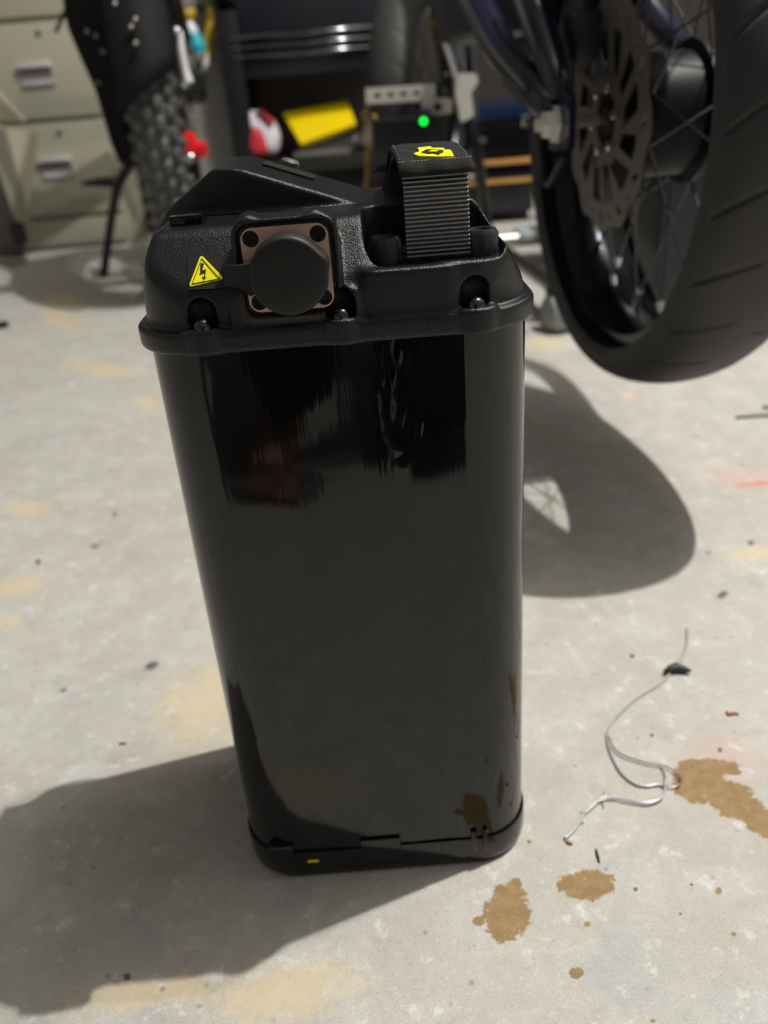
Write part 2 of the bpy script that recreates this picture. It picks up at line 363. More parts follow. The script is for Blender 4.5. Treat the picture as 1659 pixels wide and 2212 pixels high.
# --- wrinkled film patch on the upper front
def film():
    N, Mx = 90, 160
    xa, xb, za, zb = 0.0005, 0.0400, 0.238, 0.3295
    rng = np.random.default_rng(3)
    gx, gz = np.meshgrid(np.linspace(xa, xb, N), np.linspace(za, zb, Mx))
    h = np.zeros_like(gx)
    for _ in range(26):
        kx, kz = rng.normal(0, 300), rng.normal(0, 150); h += np.sin(kx*(gx-xa)+kz*(gz-za)+rng.random()*6.28)*0.00003
    win = np.clip((0.019+0.004*np.sin(gz*160)-(gx-xa))/0.004, 0, 1)*np.clip((gz-0.262)/0.015, 0, 1)
    y = BY0-0.0010-np.abs(h)*win-0.00025*np.sin((gx-xa)/(xb-xa)*math.pi)
    bot = za+0.003*np.sin(np.linspace(xa, xb, N)*420)+0.006*(np.linspace(0, 1, N))
    gz = bot[None, :]+(gz-za)/(zb-za)*(zb-bot[None, :])
    V = np.stack([gx, y, gz], -1).reshape(-1, 3)
    Fc = [(j*N+i, j*N+i+1, (j+1)*N+i+1, (j+1)*N+i) for j in range(Mx-1) for i in range(N-1)]
    return obj('wrinkled_film', V, Fc, GLOSSCASE, bat, True)
film()['label'] = 'wrinkled glossy film patch'
# --- lid: one moulded solid, evaluated as a distance field and meshed
def surface_net(D, o, h):
    S = D < 0; nx, ny, nz = D.shape
    cnt = np.zeros((nx-1, ny-1, nz-1), np.float32); acc = np.zeros((nx-1, ny-1, nz-1, 3), np.float32)
    corner = [(i, j, k) for i in (0, 1) for j in (0, 1) for k in (0, 1)]
    sl = lambda c: D[c[0]:nx-1+c[0], c[1]:ny-1+c[1], c[2]:nz-1+c[2]]
    for a in corner:
        for ax in range(3):
            if a[ax] == 1: continue
            b = list(a); b[ax] = 1; da, db = sl(a), sl(b)
            cr = (da < 0) != (db < 0)
            t = np.where(cr, da/np.where(cr, da-db, 1), 0)
            for q in range(3): acc[..., q] += np.where(cr, a[q]+(t if q == ax else 0), 0)
            cnt += cr
    ok = cnt > 0; idx = -np.ones(cnt.shape, np.int64); idx[ok] = np.arange(ok.sum())
    ijk = np.argwhere(ok); V = (ijk+acc[ok]/cnt[ok][:, None])*h+np.array(o)
    Fc = []
    for ax in range(3):
        A = [slice(None)]*3; B = [slice(None)]*3; A[ax] = slice(0, -1); B[ax] = slice(1, None)
        ch = S[tuple(A)] != S[tuple(B)]; flip = S[tuple(A)]
        u, v = [q for q in range(3) if q != ax]
        I = np.argwhere(ch)
        I = I[(I[:, u] > 0) & (I[:, v] > 0) & (I[:, u] < D.shape[u]-1) & (I[:, v] < D.shape[v]-1)]
        def g(du, dv):
            J = I.copy(); J[:, u] -= du; J[:, v] -= dv; return idx[J[:, 0], J[:, 1], J[:, 2]]
        q = np.stack([g(1, 1), g(0, 1), g(0, 0), g(1, 0)], 1)
        fl = flip[I[:, 0], I[:, 1], I[:, 2]]
        if ax == 1: fl = ~fl
        q[~fl] = q[~fl][:, ::-1]
        Fc.append(q)
    return V, np.concatenate(Fc)
SLN = (0, -0.764, 0.645); SLP = (0, 0.3495, 0.3535)      # the lid's sloping front
def build_lid():
    h = 0.0008; o = (-0.112, 0.338, 0.325)
    X, Y, Z = np.meshgrid(*[(o[i]+h*np.arange(n)).astype(np.float32) for i, n in enumerate((246, 194, 96))], indexing='ij')
    def r2(U, V, a0, a1, b0, b1, r):
        qx = np.abs(U-(a0+a1)/2)-(a1-a0)/2+r; qy = np.abs(V-(b0+b1)/2)-(b1-b0)/2+r
        return np.hypot(np.maximum(qx, 0), np.maximum(qy, 0))+np.minimum(np.maximum(qx, qy), 0)-r
    def ext(d, W, w0, w1, rr):
        a = d+rr; b = np.abs(W-(w0+w1)/2)-(w1-w0)/2+rr
        return np.minimum(np.maximum(a, b), 0)+np.hypot(np.maximum(a, 0), np.maximum(b, 0))-rr
    def smin(a, b, k):
        t = np.clip(0.5+0.5*(b-a)/k, 0, 1); return b*(1-t)+a*t-k*t*(1-t)
    def smax(a, b, k): return -smin(-a, -b, k)
    def plane(p, n):
        n = np.array(n)/np.linalg.norm(n); return (X-p[0])*n[0]+(Y-p[1])*n[1]+(Z-p[2])*n[2]
    body = ext(r2(X, Y, BX0+.0005, BX1-.0005, BY0+.0005, BY1-.0005, .030), Z, .333, .3775, .002)
    for p, n in ((SLP, SLN), ((.0715, 0, .3440), (.858, 0, .512)), ((-.0985, 0, .350), (-.939, 0, .343)), ((0, .4775, .352), (0, .86, .5))):
        body = smax(body, plane(p, n), .004)
    poly = [(-.0970, .3700), (-.0886, .3808), (-.0645, .3968), (-.0515, .3962), (.0125, .3730), (.016, .36), (-.097, .36)]
    hump = None
    for i in range(len(poly)):
        a, b = poly[i], poly[(i+1) % len(poly)]; e = (b[0]-a[0], b[1]-a[1])
        d = plane((a[0], 0, a[1]), (-e[1], 0, e[0]))
        hump = d if hump is None else smax(hump, d, .0012)
    hump = smax(hump, np.maximum(.402-Y, Y-.470), .002)
    hump = smax(hump, plane((-.0520, .402, 0), (-.25, -1, 0)), .001)
    d = smin(body, hump, .002)
    flange = ext(r2(X, Y, BX0-.0040, BX1+.0036, BY0-.0036, BY1+.0036, .033), Z, .3290, .3388, .0020)
    d = smin(d, flange, .0015)
    # connector frame and the plain wall under it
    d = smin(d, ext(r2(X, Z, -.0522, -.0095, .3415, .3822, .0065), Y, .3462, .3640, .0012), .0012)
    d = smin(d, ext(r2(X, Z, -.0570, -.0035, .334, .352, .003), Y, .3478, .38, .001), .003)
    for cx in (-.045, -.0185): d = smin(d, ext(np.hypot(X-cx, Z-.3790)-.0048, Y, .3475, .362, .001), .002)
    d = smax(d, -ext(r2(X, Z, -.0500, -.0118, .3440, .3803, .0050), Y, .33, .3486, .0004), .0006)
    # strap anchorage: block, ledge and the pocket
    d = smin(d, ext(r2(X, Y, -.0025, .0415, .3472, .39, .008), Z, .333, .3585, .0018), .003)
    d = smin(d, ext(r2(X, Y, .020, .0625, .3490, .39, .018), Z, .3475, .3590, .002), .002)
    d = smax(d, -ext(r2(X, Y, .0008, .0600, .3525, .3960, .011), Z, .3572, .40, .001), .0012)
    # screw niches and ears
    for sx in (-.0695, -.0113, .0455):
        n_ = np.sqrt((X-sx)**2+(Y-.3490)**2+(np.clip(Z-.3465, 0, None))**2)-.0062
        d = smax(d, -np.maximum(n_, .3398-Z), .001)
        d = smin(d, ext(np.hypot((X-sx)/1.5, Y-.3500)-.0062, Z, .3290, .3402, .0012), .001)
    # label inset on the hump's ridge
    rn = np.array([.0234, 0, .064]); rn /= np.linalg.norm(rn)
    return surface_net(d.astype(np.float32), o, h)
lv, lf = build_lid()
lid = obj('lid', lv, lf, LEATHER, bat, True)
sm = lid.modifiers.new('soften', 'SMOOTH'); sm.factor = 0.5; sm.iterations = 4
# ridge label and vent knob on the hump
rd = np.array([.064, 0, -.0232]); rd /= np.linalg.norm(rd); rn = np.array([.0232, 0, .064]); rn /= np.linalg.norm(rn)
r0 = np.array([-.0455, .450, .3962-.0060*.3625])+rn*0.0003
MB().slab([rrect(0, .026, -.012, .006, .001)], (r0+rn*0.0006, rd, (0, 1, 0), rn), 0.0008).make('ridge_label', LABELBLK, bat)
MB().lathe([(.0048, -.002), (.0048, .0012), (.0036, .0024), (0, .0028)], r0+rd*.012+np.array([0, .014, 0])+rn*.0012, rn, 18).make('vent_knob', GREYP, bat, 'auto')
# small gloss block on the shelf
c = P(412, 505, .384)
MB().box(c[0]-.0072, c[0]+.0072, .378, .392, .3765, .3815, .0008).make('indicator_block', BLACKGLOSS, bat, 'auto')
# screws
for sx in (-.0695, -.0113, .0455):
    MB().lathe([(.0040, .3396), (.0040, .3412), (.0036, .3427), (.0024, .3439), (0, .3444)], (sx, .3490, 0), (0, 0, 1), 18).make('screw', SCREWM, bat, 'auto')
# connector plate with four holes, rubber cap with tether
ox, oz = -.0309, .36215
plate = rrect(-.0176, .0176, -.0168, .0168, .0048, 6)
cut = []
for p in plate: cut.append(p)
holes = [circ(sx*.01345, sz*.0126, .0033, 20) for sx in (-1, 1) for sz in (-1, 1)]
pl = MB().slab([cut]+holes, ((ox, .3466, oz), (1, 0, 0), (0, 0, 1), (0, -1, 0)), 0.002).make('connector_plate', PLATE, bat)
pl['label'] = 'metal connector plate with four corner holes, a pink reflection in its colour'
for sx in (-1, 1):
    for sz in (-1, 1):
        MB().lathe([(.00325, .0), (.00325, .0006), (.0020, .0006), (.0018, .0001), (0, .0001)], (ox+sx*.01345, .3484, oz+sz*.0126), (0, -1, 0), 16).make('bolt_head', BLACKMETAL, pl, 'auto')
MB().lathe([(.0150, 0), (.0150, .0035), (.0145, .0040), (0, .0040)], (ox, .3475, oz-.0010), (0, -1, 0), 32).make('connector_collar', BLACKMETAL, pl, 'auto')
def cap_outline(sc=1.0):
    out = []
    for i in range(96):
        a = 2*math.pi*i/96; r = .0158
        r += .0016*math.exp(-((a-0.28)/0.22)**2)+.0004*math.exp(-((a-5.9)/0.3)**2)
        x, z = r*math.cos(a), r*math.sin(a)
        out.append((x*sc, z*sc))
    return out
cc = (ox+.0004, oz-.0016)
mb = MB(); k = 96; V = []
for sc, y in ((1.0, .3455), (1.0, .3405), (0.985, .3390), (0.95, .3381), (0.90, .3378), (0.5, .3376)):
    for p in cap_outline(sc): V.append((cc[0]+p[0], y, cc[1]+p[1]))
Fc = [(i*k+j, (i+1)*k+j, (i+1)*k+(j+1) % k, i*k+(j+1) % k) for i in range(5) for j in range(k)]+[tuple(5*k+j for j in range(k)), tuple(range(k))[::-1]]
mb.add(V, Fc)
mb.make('rubber_cap', RUBBER, bat, 'auto')
tp = [P(540, 570, .341), P(515, 574, .341), P(482, 573, .3445), P(484, 618, .3445), P(515, 632, .341), P(545, 640, .341), P(575, 615, .341), P(570, 575, .341)]
MB().add([tuple(q) for q in tp]+[tuple(q+np.array([0, .0035, 0])) for q in tp],
         [tuple(range(8)), tuple(range(15, 7, -1))]+[(i, i+8, (i+1) % 8+8, (i+1) % 8) for i in range(8)]).make('cap_tether', RUBBER, bat, 'auto')
# warning sticker on the sloping front
def onslope(x, y, lift): return PL(x, y, np.array(SLP)+np.array(SLN)*lift, SLN)
def flat_on_slope(name, px, lift, mat, parent, holes=()):
    pts = [onslope(x, y, lift) for x, y in px]; hp = [[onslope(x, y, lift) for x, y in h_] for h_ in holes]
    n_ = np.array(SLN); u = np.array([1., 0, 0]); v_ = np.cross(n_, u)*1.0
    o_ = pts[0]; to2 = lambda q: (float(np.dot(q-o_, u)), float(np.dot(q-o_, v_)))
    return MB().slab([[to2(q) for q in pts]]+[[to2(q) for q in h_] for h_ in hp], (o_, u, v_, n_), 0.0003).make(name, mat, parent)
def rpoly(pts, r, n=5):
    out = []; m = len(pts)
    for i in range(m):
        p = np.array(pts[i], float); a = np.array(pts[i-1], float)-p; b = np.array(pts[(i+1) % m], float)-p
        a = a/np.linalg.norm(a)*r; b = b/np.linalg.norm(b)*r
        for k in range(n+1):
            t = k/n; out.append(tuple((p+a)*(1-t)**2+2*p*t*(1-t)+(p+b)*t*t))
    return out
st = flat_on_slope('warning_sticker', [(403, 553), (477, 544), (487, 622), (408, 626)][::-1], 0.0005, LABELBLK, bat)
st['label'] = 'square black sticker carrying a yellow high-voltage triangle'
flat_on_slope('warning_triangle', rpoly([(434, 549), (407, 620), (485, 602)], 10)[::-1], 0.0008, YELLOW, st)['label'] = 'yellow warning triangle'
tri = [(435.5, 557), (414, 613.5), (475, 602)]; ctr = np.mean(tri, 0)
tri2 = [tuple(ctr+(np.array(p)-ctr)*0.945) for p in tri]
flat_on_slope('triangle_outline', tri[::-1], 0.0011, INK, st, holes=[tri2])
bolt = [(433.5, 568), (440, 569.3), (436.5, 584.5), (444.5, 581.5), (442.6, 598.3), (445, 598.3), (440.8, 604), (436.7, 597.6), (440.6, 597.8), (441.8, 588), (430.8, 593), (432.6, 588)]
flat_on_slope('bolt_symbol', bolt[::-1], 0.0011, INK, st)
# strap anchorage
for bx in (.0098, .0515):
    MB().lathe([(.0073, .3565), (.0073, .3657), (.0061, .3676), (.0040, .3676), (.0034, .3655), (0, .3655)], (bx, .3715, 0), (0, 0, 1), 28).make('anchor_boss', BOSSM, bat, 'auto')
MB().tube([(.0098, .3715, .3605), (.0515, .3715, .3605)], .0030, 14).make('strap_bar', BLACKMETAL, bat, 'auto')
MB().box(.004, .057, .366, .377, .3566, .3600, .001).make('anchor_plate', BLACKMETAL, bat, 'auto')
# strap: ribbed webbing loop
def path_len(pts, step):
    pts = np.array(pts); s_ = np.concatenate([[0], np.cumsum(np.linalg.norm(np.diff(pts, axis=0), axis=1))])
    t = np.arange(0, s_[-1], step); return np.stack([np.interp(t, s_, pts[:, i]) for i in range(pts.shape[1])], 1), t
def ribbon(name, ctrl, width, thick, step, nw, mat, parent, rib=None, edge=0.0):
    """ctrl: (xc, y, z) centre line in space, ribbon wide along x"""
    sp, t = path_len(spline(ctrl, 12), step)
    tg = np.gradient(sp, axis=0); tg /= np.linalg.norm(tg, axis=1)[:, None]
    nn = np.stack([np.zeros(len(tg)), -tg[:, 2], tg[:, 1]], 1); nn /= np.linalg.norm(nn, axis=1)[:, None]
    k = len(sp); V = []; us = np.linspace(-1, 1, nw)
    for side in (1, -1):
        for i in range(k):
            for u in us:
                hgt = thick/2*(1-(edge*abs(u)**8))
                if side == 1 and rib: hgt += rib(t[i], u*width/2)
                V.append(sp[i]+np.array([u*width/2, 0, 0])+nn[i]*hgt*side)
    Fc = []; b = k*nw
    for i in range(k-1):
        for j in range(nw-1):
            Fc.append((i*nw+j, i*nw+j+1, (i+1)*nw+j+1, (i+1)*nw+j)); Fc.append((b+i*nw+j, b+(i+1)*nw+j, b+(i+1)*nw+j+1, b+i*nw+j+1))
        Fc.append((i*nw, (i+1)*nw, b+(i+1)*nw, b+i*nw)); Fc.append((i*nw+nw-1, b+i*nw+nw-1, b+(i+1)*nw+nw-1, (i+1)*nw+nw-1))
    for j in range(nw-1):
        Fc.append((j, b+j, b+j+1, j+1)); e = (k-1)*nw; Fc.append((e+j, e+j+1, b+e+j+1, b+e+j))
    o = obj(name, V, Fc, mat, parent, True)
    if rib:
        at = o.data.attributes.new('rib_sheen', 'FLOAT', 'POINT')
        at.data.foreach_set('value', [max(0.0, min(1.0, (rib(t[i], u*width/2)+.0003)/.0006)) for i in range(k) for u in us]+[0.0]*(k*nw))
    return o
PITCH = 0.00172
def web_rib(t, x):
    f = t/PITCH+0.25*math.sin(x*900)*0; ph = 2*math.pi*f
    row = math.floor(f)
    tw = 0.72+0.28*math.sin(2*math.pi*(x/0.0011+0.35*math.cos(ph)+row*0.37))
    return 0.0010*max(0.0, math.cos(ph))**0.8*tw-0.0004
strap = ribbon('carry_strap', [(.0322, .3745, .3570), (.0322, .3690, .3575), (.0322, .3665, .3605), (.0322, .3664, .3680), (.0323, .3680, .3800), (.0323, .3700, .3890), (.0320, .3745, .3925), (.0318, .385, .3940)],
               .0272, .0018, .00022, 130, WEB, bat, web_rib)
strap['label'] = 'ribbed black nylon webbing strap'
ribbon('strap_back', [(.0318, .385, .3940), (.0315, .405, .3948), (.0310, .428, .3940), (.0300, .4400, .3890), (.0270, .4430, .3800), (.0262, .4430, .3700), (.0262, .443, .362)], .0272, .0020, .0012, 14, WEB, strap)
slv = ribbon('strap_sleeve', [(.0324, .3662, .3912), (.0324, .3668, .3932), (.0324, .3705, .3950), (.0322, .380, .3962), (.0318, .400, .3974), (.0313, .425, .3970), (.0308, .4385, .3935), (.0295, .4455, .3850), (.0270, .4470, .3760)],
             .0305, .0042, .0012, 30, FELT, strap, lambda t, x: 0.0003*math.sin(x*500+t*300), 0.5)
slv['label'] = 'felted black padded sleeve over the strap'
def ontop(x, y): 
    d = ray(x, y); best = None
    for yy in np.arange(.366, .432, .0004):
        g = CP+d*(yy/d[1]); zs = np.interp(yy, [.3662, .3668, .3705, .380, .400, .425, .4385], [.3912, .3932, .3950, .3962, .3974, .3970, .3935])+.0024
        if best is None or g[2]-zs < best[0]: best = (g[2]-zs, np.array([g[0], yy, zs]))
        if g[2] < zs: break
    return best[1]
def toplogo(name, px, lift, mat, par):
    pts = [ontop(x, y)+np.array([0, 0, lift]) for x, y in px]; V = pts+[q-np.array([0, 0, .0008]) for q in pts]; n_ = len(pts)
    return MB().add(V, [tuple(range(n_)), tuple(range(2*n_-1, n_-1, -1))]+[(i, i+n_, (i+1) % n_+n_, (i+1) % n_) for i in range(n_)]).make(name, mat, par)
tl = toplogo('strap_emblem', [(893, 335), (906, 330), (902, 322), (930, 319), (934, 322.5), (960, 322), (957, 326), (972, 326), (977, 331), (981, 341), (940, 342), (905, 340)], .0006, YELLOW, strap)
tl['label'] = 'yellow printed emblem with a dark lens-shaped figure'
for px in ([(911, 333), (922, 327.5), (940, 327), (958, 330), (948, 336.5), (935, 334.5), (925, 336)], ):
    toplogo('emblem_figure', px, .0009, INK, tl)
toplogo('emblem_figure', [(925, 333), (936, 329.5), (948, 330.5), (940, 333.5)], .0011, YELLOW, tl)
mb = MB()
for i in range(20):
    xx = -.0145+.029*i/19
    mb.tube([(.0324+xx-.0005, .3688, .39655), (.0324+xx+.0005, .3688, .39665)], .00025, 5)
for i in range(14):
    yy = .372+.06*i/13; zz = np.interp(yy, [.3705, .38, .40, .425, .4385], [.3950, .3962, .3974, .3970, .3935])+.0021
    for s_ in (-1, 1): mb.tube([(.0318+s_*.0138, yy-.0009, zz), (.0318+s_*.0138, yy+.0009, zz)], .00025, 5)
mb.make('stitching', THREAD, slv)

# ================================================================== WIRE AND SCRAPS ON THE FLOOR
def fpath(px, z=0.0015): return [FL(x, y, z) for x, y in px]
wr = thing('wire', 'thin silver twisted wire with a black tape knot curled on the concrete', 'wire', FL(1400, 1600))
WA = [(1485, 1356), (1484, 1390), (1476, 1415), (1463, 1436), (1450, 1452), (1425, 1477), (1400, 1492), (1370, 1512), (1345, 1535), (1323, 1560), (1312, 1585), (1315, 1612), (1325, 1640), (1343, 1670), (1370, 1692), (1395, 1698), (1420, 1695), (1435, 1699), (1433, 1712), (1420, 1728), (1395, 1733), (1365, 1728), (1330, 1722), (1302, 1722), (1285, 1738), (1262, 1758), (1250, 1778), (1235, 1798), (1219, 1811)]
MB().tube(spline(fpath(WA), 5), 0.0009, 8).make('strand', WIREM, wr, True)
WB_ = [(1314, 1590), (1322, 1610), (1340, 1628), (1370, 1640), (1400, 1648), (1428, 1653), (1452, 1662), (1468, 1678), (1470, 1692), (1455, 1700), (1432, 1697)]
MB().tube(spline(fpath(WB_, .0022), 5), 0.0006, 6).make('strand', STEEL, wr, True)
WC = [(1424, 1650), (1434, 1662), (1438, 1680), (1435, 1696), (1436, 1708), (1428, 1725), (1400, 1736), (1360, 1731), (1320, 1724), (1300, 1728), (1272, 1742), (1262, 1757)]
MB().tube(spline(fpath(WC, .0022), 5), 0.0006, 6).make('strand', WIREM, wr, True)
for px in ([(1300, 1722), (1307, 1710)], [(1298, 1727), (1305, 1745)], [(1302, 1724), (1318, 1715)], [(1262, 1757), (1252, 1752)], [(1252, 1776), (1262, 1778)]):
    MB().tube(fpath(px, .0012), 0.0003, 5).make('frayed_end', STEEL, wr)
mb = MB(); kp = fpath([(1434, 1451), (1448, 1446), (1462, 1442), (1478, 1446), (1493, 1450)], .0035)
mb.tube(kp, [.0010, .0034, .0042, .0028, .0010], 10)
mb.make('tape_knot', TAPE, wr, True)
def scrap(name, label, cat, px, w_, mat, lift=0.001):
    pts = fpath(px, lift); tag(MB().tube(spline(pts, 4), [w_*(0.5+0.5*math.sin(math.pi*(i+.5)/(4*(len(px)-1)+1))) for i in range(4*(len(px)-1)+1)], 6).make(name, mat, None, True, FL(*px[0])), label, cat)
scrap('leaf_scrap', 'curled orange scrap of dry leaf near the right edge of the floor', 'leaf', [(1569, 1536), (1574, 1543), (1585, 1541), (1596, 1543)], .0012, LEAF)
scrap('leaf_scrap', 'tiny orange leaf scrap just below the lower end of the wire', 'leaf', [(1222, 1817), (1230, 1821), (1237, 1823)], .0010, LEAF)
scrap('twig', 'short dark green twig on the concrete between wire and round tan stain', 'twig', [(1287, 1834), (1291, 1848), (1295, 1863)], .0008, TWIG)
tag(MB().tube(spline(fpath([(1590, 902), (1625, 899), (1668, 896)], .002), 6), .0022, 8).make('cord', GREYP, None, True, FL(1630, 899)), 'short grey cord end lying at the right edge beside the big tyre', 'cord')
b0 = FL(-40, 716); b1 = FL(19, 705)
mb = MB().box(-.16, .0, -.012, .012, .0, .012, .003); ang = math.atan2(b1[1]-b0[1], b1[0]-b0[0])
R2 = [[math.cos(ang), -math.sin(ang), 0], [math.sin(ang), math.cos(ang), 0], [0, 0, 1]]
mb.v = [tuple(np.array(R2) @ np.array(v)+b1) for v in mb.v]
tag(mb.make('scraper_blade', BLACKMETAL, None, 'auto', tuple(b1)), 'black flat tool end lying on the floor at the left edge', 'tool')

# ================================================================== WHEELS
def wheel_frame(c, yaw, lean=0.0):
    p = np.array([math.cos(yaw), math.sin(yaw), 0]); n_ = np.array([-math.sin(yaw), math.cos(yaw), 0]); z = np.array([0, 0, 1.])
    zz = math.cos(lean)*z+math.sin(lean)*n_; n2 = math.cos(lean)*n_-math.sin(lean)*z
    return np.array(c, float), p, zz, n2
def tyre_mesh(fr, Ro, a, nt, nphi, disp, mat, parent, name='tyre', sq=1.0, sec=1.0, span=124):
    c, p, zz, n_ = fr; kr = sec; R0 = Ro-a*kr
    TH, PH = np.meshgrid(np.linspace(0, 2*math.pi, nt, endpoint=False), np.linspace(-math.radians(span), math.radians(span), nphi), indexing='ij')
    r = a+disp(TH, PH)
    rr = R0+kr*r*np.cos(PH); ww = r*np.sin(PH)*sq
    V = c+(rr*np.cos(TH))[..., None]*p+(rr*np.sin(TH))[..., None]*zz+ww[..., None]*n_
    i, j = np.meshgrid(np.arange(nt), np.arange(nphi-1), indexing='ij'); i2 = (i+1) % nt
    Fc = np.stack([i*nphi+j, i2*nphi+j, i2*nphi+j+1, i*nphi+j+1], -1).reshape(-1, 4)
    return obj(name, V.reshape(-1, 3), Fc, mat, parent, True)
def ring(fr, prof, n, name, mat, parent):
    """lathe a closed (radius, width) loop about the wheel axis"""
    c, p, zz, n_ = fr; k = len(prof); V = []
    for i in range(n):
        t = 2*math.pi*i/n
        for r, w_ in prof: V.append(c+r*(math.cos(t)*p+math.sin(t)*zz)+w_*n_)
    Fc = [(i*k+j, ((i+1) % n)*k+j, ((i+1) % n)*k+(j+1) % k, i*k+(j+1) % k) for i in range(n) for j in range(k)]
    return MB().add(V, Fc).make(name, mat, parent, 'auto')
def slick_tread(TH, PH):
    s_ = np.sign(PH); f = (TH*26/(2*math.pi)+0.25*(s_ > 0)+0.42*np.abs(PH)**1.3) % 1.0
    gr = np.clip(1-np.abs(f-0.5)/0.055, 0, 1)
    win = np.clip((np.abs(PH)-0.16)/0.06, 0, 1)*np.clip((1.18-np.abs(PH))/0.10, 0, 1)
    side = np.clip((np.abs(PH)-1.25)/0.1, 0, 1)
    return -0.0042*gr*win-0.003*side+0.0006*np.sin(np.abs(PH)*40)*side
def spoked_wheel(parent, fr, Ro, a, treadfn, tmat, rimr, hubr, hubw, nsp, detail=(900, 90), squash=1.0, sec=1.0, span=124, hubname='hub'):
    c, p, zz, n_ = fr
    tyre_mesh(fr, Ro, a, *detail, treadfn, tmat, parent, sq=squash, sec=sec, span=span)
    rw = a*0.66
    ring(fr, [(rimr, -rw), (rimr+.012, -rw), (rimr+.010, -rw+.006), (rimr-.006, -rw*.4), (rimr-.012, 0), (rimr-.006, rw*.4), (rimr+.010, rw-.006), (rimr+.012, rw), (rimr, rw), (rimr-.010, rw*.6), (rimr-.018, rw*.25), (rimr-.018, -rw*.25), (rimr-.010, -rw*.6)], 96, 'rim', RIMM, parent)
    hub = MB().lathe([(.012, -hubw*.75), (.018, -hubw*.62), (hubr*.8, -hubw*.55), (hubr, -hubw*.5), (hubr, -hubw*.42), (hubr*.86, -hubw*.36), (hubr*.86, hubw*.36), (hubr, hubw*.42), (hubr, hubw*.5), (hubr*.8, hubw*.55), (.018, hubw*.62), (.012, hubw*.75)], c, n_, 40).make(hubname, HUBM, parent, 'auto')
    for i in range(nsp):
        sd = -1 if i % 2 else 1; t = 2*math.pi*i/nsp; t2 = t+(0.55 if (i//2) % 2 else -0.55)
        h_ = c+hubr*.96*(math.cos(t2)*p+math.sin(t2)*zz)+sd*hubw*.46*n_
        e_ = c+(rimr-.014)*(math.cos(t)*p+math.sin(t)*zz)+sd*.006*n_
        d_ = (h_-e_)/np.linalg.norm(h_-e_)
        spk = MB().tube([h_, e_], .00115, 6).make('spoke', SPOKEM, parent)
        MB().tube([e_-d_*.004, e_+d_*.016], .0036, 8).make('nipple', CHROME, spk)
    return hub
def rotor_disc(parent, fr, off, R, name='brake_rotor'):
    c, p, zz, n_ = fr; lo = []
    outer = [(R*(1+.035*math.cos(12*2*math.pi*i/144))*math.cos(2*math.pi*i/144), R*(1+.035*math.cos(12*2*math.pi*i/144))*math.sin(2*math.pi*i/144)) for i in range(144)]
    lo.append(outer); lo.append(circ(0, 0, R*.24, 30))
    def arc(r0, r1, a0, a1, sk0=0, sk1=0, n=7):
        q = [(r1*math.cos(a0+sk1+(a1-a0)*i/n), r1*math.sin(a0+sk1+(a1-a0)*i/n)) for i in range(n+1)]
        q += [(r0*math.cos(a1+sk0-(a1-a0)*i/n), r0*math.sin(a1+sk0-(a1-a0)*i/n)) for i in range(n+1)]
        return q
    for i in range(6):
        a0 = 2*math.pi*i/6
        lo.append(arc(R*.42, R*.76, a0+.14, a0+.50, -.28, 0)); lo.append(arc(R*.40, R*.76, a0+.62, a0+.92, -.12, .0))
    for i in range(24):
        a0 = 2*math.pi*i/24; lo.append(circ(R*.885*math.cos(a0), R*.885*math.sin(a0), R*.030, 10, 0)) if i % 2 else lo.append(arc(R*.83, R*.94, a0-.035, a0+.035, -.04, .04, 2))
    return MB().slab(lo, (c+off*n_, p, zz, -n_), 0.0022).make(name, ROTORM, parent)

# ================================================================== BICYCLE AT RIGHT (big slick tyre in front)
WC1 = (.302, .908, .372); YAW1 = -1.476
eb = thing('electric_bicycle', 'dark purple electric bicycle lifted off the floor, its fat slick tyre towards us', 'bicycle', (.302, .908, .107))
fr1 = wheel_frame(WC1, YAW1)
spoked_wheel(eb, fr1, .265, .061, slick_tread, TYREM, .211, .066, .070, 36, (1000, 96), 1.0, .50, 112)
rotor_disc(eb, fr1, -.052, .104)
c1, p1, z1, n1 = fr1
for i in range(6):
    a = 2*math.pi*i/6+.2; q = c1-.0545*n1+.030*(math.cos(a)*p1+math.sin(a)*z1)
    MB().lathe([(.0045, 0), (.0045, .002), (.0030, .003), (0, .003)], q, -n1, 12).make('rotor_bolt', CHROME, eb, 'auto')
# swingarm, axle nut, dropouts
axl = c1-.100*n1; axr = c1+.100*n1
for pts, r in (([P(1012, -30, 1.28), P(1090, 120, 1.08), P(1170, 215, .93), axl+np.array([-.004, .02, .004])], [.020, .020, .016, .012]),
               ([P(1125, -40, 1.12), P(1165, 60, 1.0), P(1195, 150, .93), axl+np.array([.002, .01, .02])], [.017, .017, .014, .010])):
    MB().tube(spline(pts, 6), np.interp(np.linspace(0, 3, 19), range(4), r), 14).make('swingarm', PURPLE, eb, True)
for pts in ([axr, axr+np.array([.01, .25, .06]), (.37, 1.28, .52)], [axr, axr+np.array([.01, .16, .14]), (.36, 1.12, .62)]):
    MB().tube(spline(pts, 6), .016, 12).make('swingarm', PURPLE, eb, True)
MB().tube([axl-.012*n1, axr+.012*n1], .006, 12).make('axle', STEEL, eb)
MB().slab([rpoly([(-.030, -.026), (.034, -.022), (.034, .026), (-.024, .038)], .010)], (axl-.001*n1, p1, z1, -n1), .007).make('dropout', PURPLE, eb)
MB().slab([rpoly([(-.030, -.026), (.034, -.022), (.034, .026), (-.024, .038)], .010)], (axr+.008*n1, p1, z1, n1), .007).make('dropout', PURPLE, eb)
MB().lathe([(.019, 0), (.019, .003), (.0135, .003), (.0135, .012), (.012, .014), (.0065, .014), (.0065, .021), (0, .022)], axl-.002*n1, -n1, 6).make('axle_nut', ALU, eb, 'auto')
